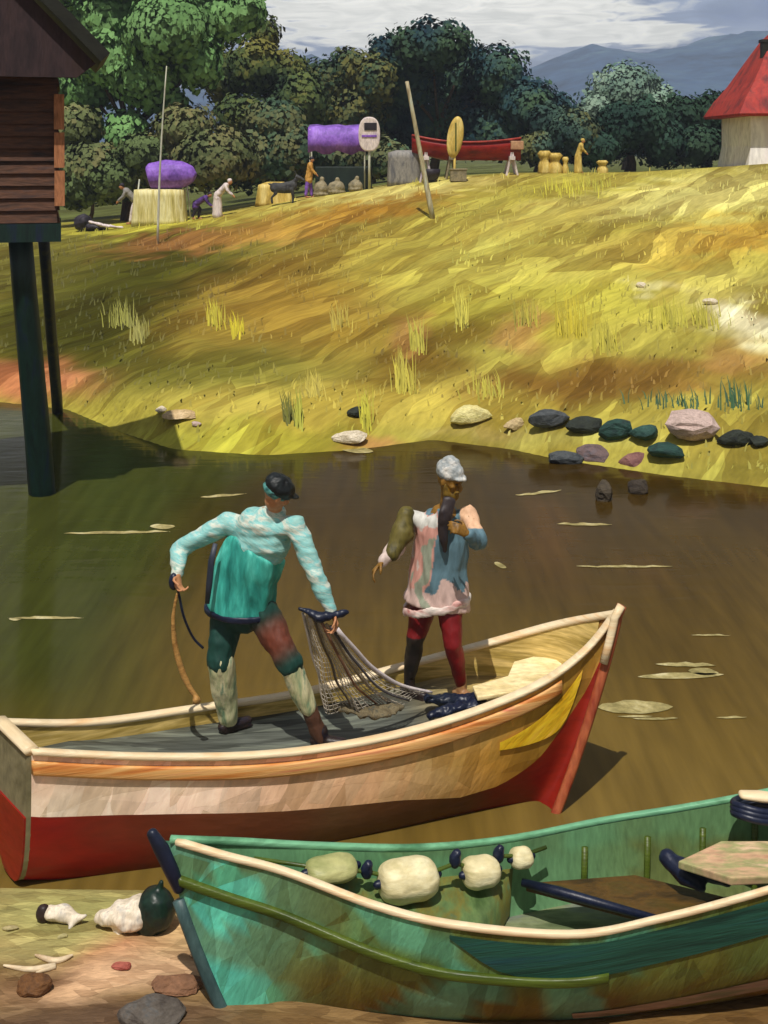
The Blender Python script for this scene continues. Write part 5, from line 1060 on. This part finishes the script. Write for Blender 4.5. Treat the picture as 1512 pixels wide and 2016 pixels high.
for y, k in ((-.06, .8), (-.035, 1), (.035, 1), (.06, .8)): rings.append([Vector((q.x+.31*k*math.cos(a)+.10*math.sin(a), 46.75+y, zc+.80*k*math.sin(a))) for a in np.linspace(0, 2*math.pi, 33)[:-1]])
mb = MB(); mb.ring_loft(rings); mb.build('board', MYE, yb)
mb = MB(); mb.box((q.x+.02, 46.68, zc), (.05, .04, 1.1)); mb.build('centre_rib', MOLIVE, yb, smooth=False)
mb = MB(); mb.tube([(q.x-.03, 46.78, q.z-.1), (q.x-.02, 46.78, zc-.5)], .05, 7); mb.build('post', MYE, yb)
# straw bundles
for (px, w, h, lb) in ((1072, .5, .95, 'left straw bundle of the touching pair beside the red boat'), (1092, .56, .86, 'right straw bundle of the touching pair beside the red boat'), (1113, .24, .7, 'thin straw bundle between the pair and the yellow robed person'), (1186, .42, .55, 'smallest straw bundle, right of the yellow robed person')):
    q = gp(px, 48.4); mb = MB(); rings = []
    for k in range(9):
        u = k/8; r = w*.5*(1.0-.45*math.exp(-((u-.62)/.16)**2)+.18*u)*(1 if u < .98 else .6); rings.append([q+Vector((r*math.cos(a)*(1+.08*math.sin(7*a+k)), r*math.sin(a)*(1+.08*math.sin(5*a)), h*u-.05)) for a in np.linspace(0, 2*math.pi, 25)[:-1]])
    mb.ring_loft(rings); o = mb.build('straw_bundle', MYE, origin=q); tag(o, lb, 'straw', 'straw bundles by the red boat')
# poles
x, y = at_ground(310, 480); a, b = Vector((x, y, ground_z(x, y)-.15)), P(328, 130, y)
mb = MB(); mb.tube([a.lerp(b, i/8)+Vector((-.05*math.sin(math.pi*i/8), 0, 0)) for i in range(9)], [.045-.003*i for i in range(9)], 8); o = mb.build('pole', MPOLE, origin=a); tag(o, 'tall thin white pole in front of the first purple stall', 'pole')
x, y = at_ground(853, 430); a, b = Vector((x, y, ground_z(x, y)-.1)), P(801, 160, y)
mb = MB(); mb.tube([a.lerp(b, i/8) for i in range(9)], [.09-.004*i for i in range(9)], 8); o = mb.build('pole', paint('pole_leaning', [(150, 132, 96), (186, 176, 140), (186, 200, 190)], .9, scale=(5, 5, .9)), origin=a); tag(o, 'leaning pale pole in front of the red boat bow', 'pole')

hz = MB(); hz.box((0, 1400, 53.5), (6200, 3700, 123)); 
hm = bpy.data.materials.new('haze'); hm.use_nodes = True; hn = hm.node_tree; hn.nodes.remove(hn.nodes['Principled BSDF'])
pv = hn.nodes.new('ShaderNodeVolumePrincipled'); pv.inputs['Color'].default_value = (.72, .82, 1, 1); pv.inputs['Density'].default_value = .0006; pv.inputs['Anisotropy'].default_value = .0
hn.links.new(pv.outputs[0], hn.nodes['Material Output'].inputs['Volume'])
tag(hz.build('haze', hm, smooth=False), kind='stuff')

# ------------------------------------------------------------------ camera, sun, sky
cam = bpy.data.cameras.new('camera'); co = bpy.data.objects.new('camera', cam); COL.objects.link(co); S.camera = co
co.location = (0, 0, H); co.rotation_euler = (math.radians(90), 0, 0)
cam.sensor_fit = 'VERTICAL'; cam.sensor_height = 36; cam.lens = 36*F/2016; cam.shift_y = -(1008-YH)/2016
cam.clip_start = .1; cam.clip_end = 6000
SUN_EL, SUN_AZ = 65, -168          # azimuth measured from +Y (the view direction) clockwise; negative = left
sd = Vector((math.sin(math.radians(SUN_AZ))*math.cos(math.radians(SUN_EL)), math.cos(math.radians(SUN_AZ))*math.cos(math.radians(SUN_EL)), math.sin(math.radians(SUN_EL))))
sl = bpy.data.lights.new('sun', 'SUN'); so = bpy.data.objects.new('sun', sl); COL.objects.link(so)
sl.energy = 4.3; sl.angle = math.radians(.5); sl.color = (1, .95, .87); so.rotation_euler = sd.to_track_quat('Z', 'Y').to_euler(); so.location = (0, 0, 30)
w = bpy.data.worlds.new('World'); S.world = w; w.use_nodes = True; nt = w.node_tree; N, L = nt.nodes, nt.links
bg = N['Background']
sky = N.new('ShaderNodeTexSky'); sky.sky_type = 'NISHITA'; sky.sun_disc = False; sky.sun_elevation = math.radians(SUN_EL); sky.sun_rotation = math.radians(SUN_AZ)
sc = N.new('ShaderNodeVectorMath'); sc.operation = 'SCALE'; sc.inputs['Scale'].default_value = .09; L.new(sky.outputs[0], sc.inputs[0])
tc = N.new('ShaderNodeTexCoord'); sp = N.new('ShaderNodeSeparateXYZ'); L.new(tc.outputs['Generated'], sp.inputs[0])
def mth(op, a, b=None, c=None, clamp=False):
    n = N.new('ShaderNodeMath'); n.operation = op; n.use_clamp = clamp
    for i, v in enumerate((a, b, c)):
        if v is None: continue
        if isinstance(v, (int, float)): n.inputs[i].default_value = v
        else: L.new(v, n.inputs[i])
    return n.outputs[0]
def wnoise(scale, sx, sy, sz, detail=4, dist=.6):
    mp = N.new('ShaderNodeMapping'); mp.inputs['Scale'].default_value = (sx, sy, sz); mp.inputs['Rotation'].default_value = (0, math.radians(14), 0); L.new(tc.outputs['Generated'], mp.inputs[0])
    n = N.new('ShaderNodeTexNoise'); n.inputs['Scale'].default_value = scale; n.inputs['Detail'].default_value = detail; n.inputs['Distortion'].default_value = dist; L.new(mp.outputs[0], n.inputs['Vector']); return n.outputs['Fac']
def rgbmix(f, a, b):
    n = N.new('ShaderNodeMixRGB')
    for i, v in enumerate((f, a, b)):
        if isinstance(v, tuple): n.inputs[i].default_value = (*v, 1)
        elif isinstance(v, (int, float)): n.inputs[i].default_value = v
        else: L.new(v, n.inputs[i])
    return n.outputs[0]
X, Y, Z = sp.outputs
big = wnoise(9, 1, 1, 2.4); fine = wnoise(26, 1, 1, 5, 6, 1.2)
blue = rgbmix(mth('MULTIPLY_ADD', big, 3.0, -1.0, True), lin((114, 134, 174)), lin((176, 190, 214)))
blue = rgbmix(mth('MULTIPLY_ADD', fine, 2.4, -1.05, True), blue, lin((126, 142, 166)))
# white cloud bank: a stretched mass high above the tree line plus a few more around the horizon
def bank(ax, ez, rx, rz):
    dx = mth('MULTIPLY', mth('SUBTRACT', X, ax), 1/rx); dz = mth('MULTIPLY', mth('SUBTRACT', Z, ez), 1/rz)
    d = mth('ADD', mth('MULTIPLY', dx, dx), mth('MULTIPLY', dz, dz)); d = mth('ADD', d, mth('MULTIPLY_ADD', fine, 2.6, -1.3)); d = mth('ADD', d, mth('MULTIPLY_ADD', big, 1.8, -.9))
    return mth('MULTIPLY', mth('SUBTRACT', 1.25, d), 1.8, None, True)
m1 = bank(.05, .116, .17, .040); m2 = bank(.16, .096, .09, .012); dk = bank(.22, .055, .16, .03); blue = rgbmix(mth('MULTIPLY', dk, .75), blue, lin((106, 124, 152)))
m3 = bank(-.35, .16, .2, .03); m4 = bank(.6, .15, .2, .03)
cl = mth('MAXIMUM', mth('MAXIMUM', m1, m2), mth('MAXIMUM', m3, m4))
low = rgbmix(cl, blue, rgbmix(mth('MULTIPLY_ADD', fine, 3, -1, True), lin((230, 230, 222), 1.1), lin((255, 253, 244), 1.25)))
el = mth('MULTIPLY_ADD', Z, -4.0, 3.4, True)
low = rgbmix(mth('MULTIPLY_ADD', Z, 9.0, -1.25, True), low, rgbmix(mth('MULTIPLY_ADD', big, 3, -1, True), (.20, .18, .13), (.42, .38, .30)))  # dim warm cloud band above the view, added to warm the water's reflection
L.new(rgbmix(el, sc.outputs[0], low), bg.inputs['Color']); bg.inputs['Strength'].default_value = 1.0
S.view_settings.view_transform = 'Standard'; S.view_settings.look = 'None'; S.view_settings.exposure = 0; S.view_settings.gamma = 1
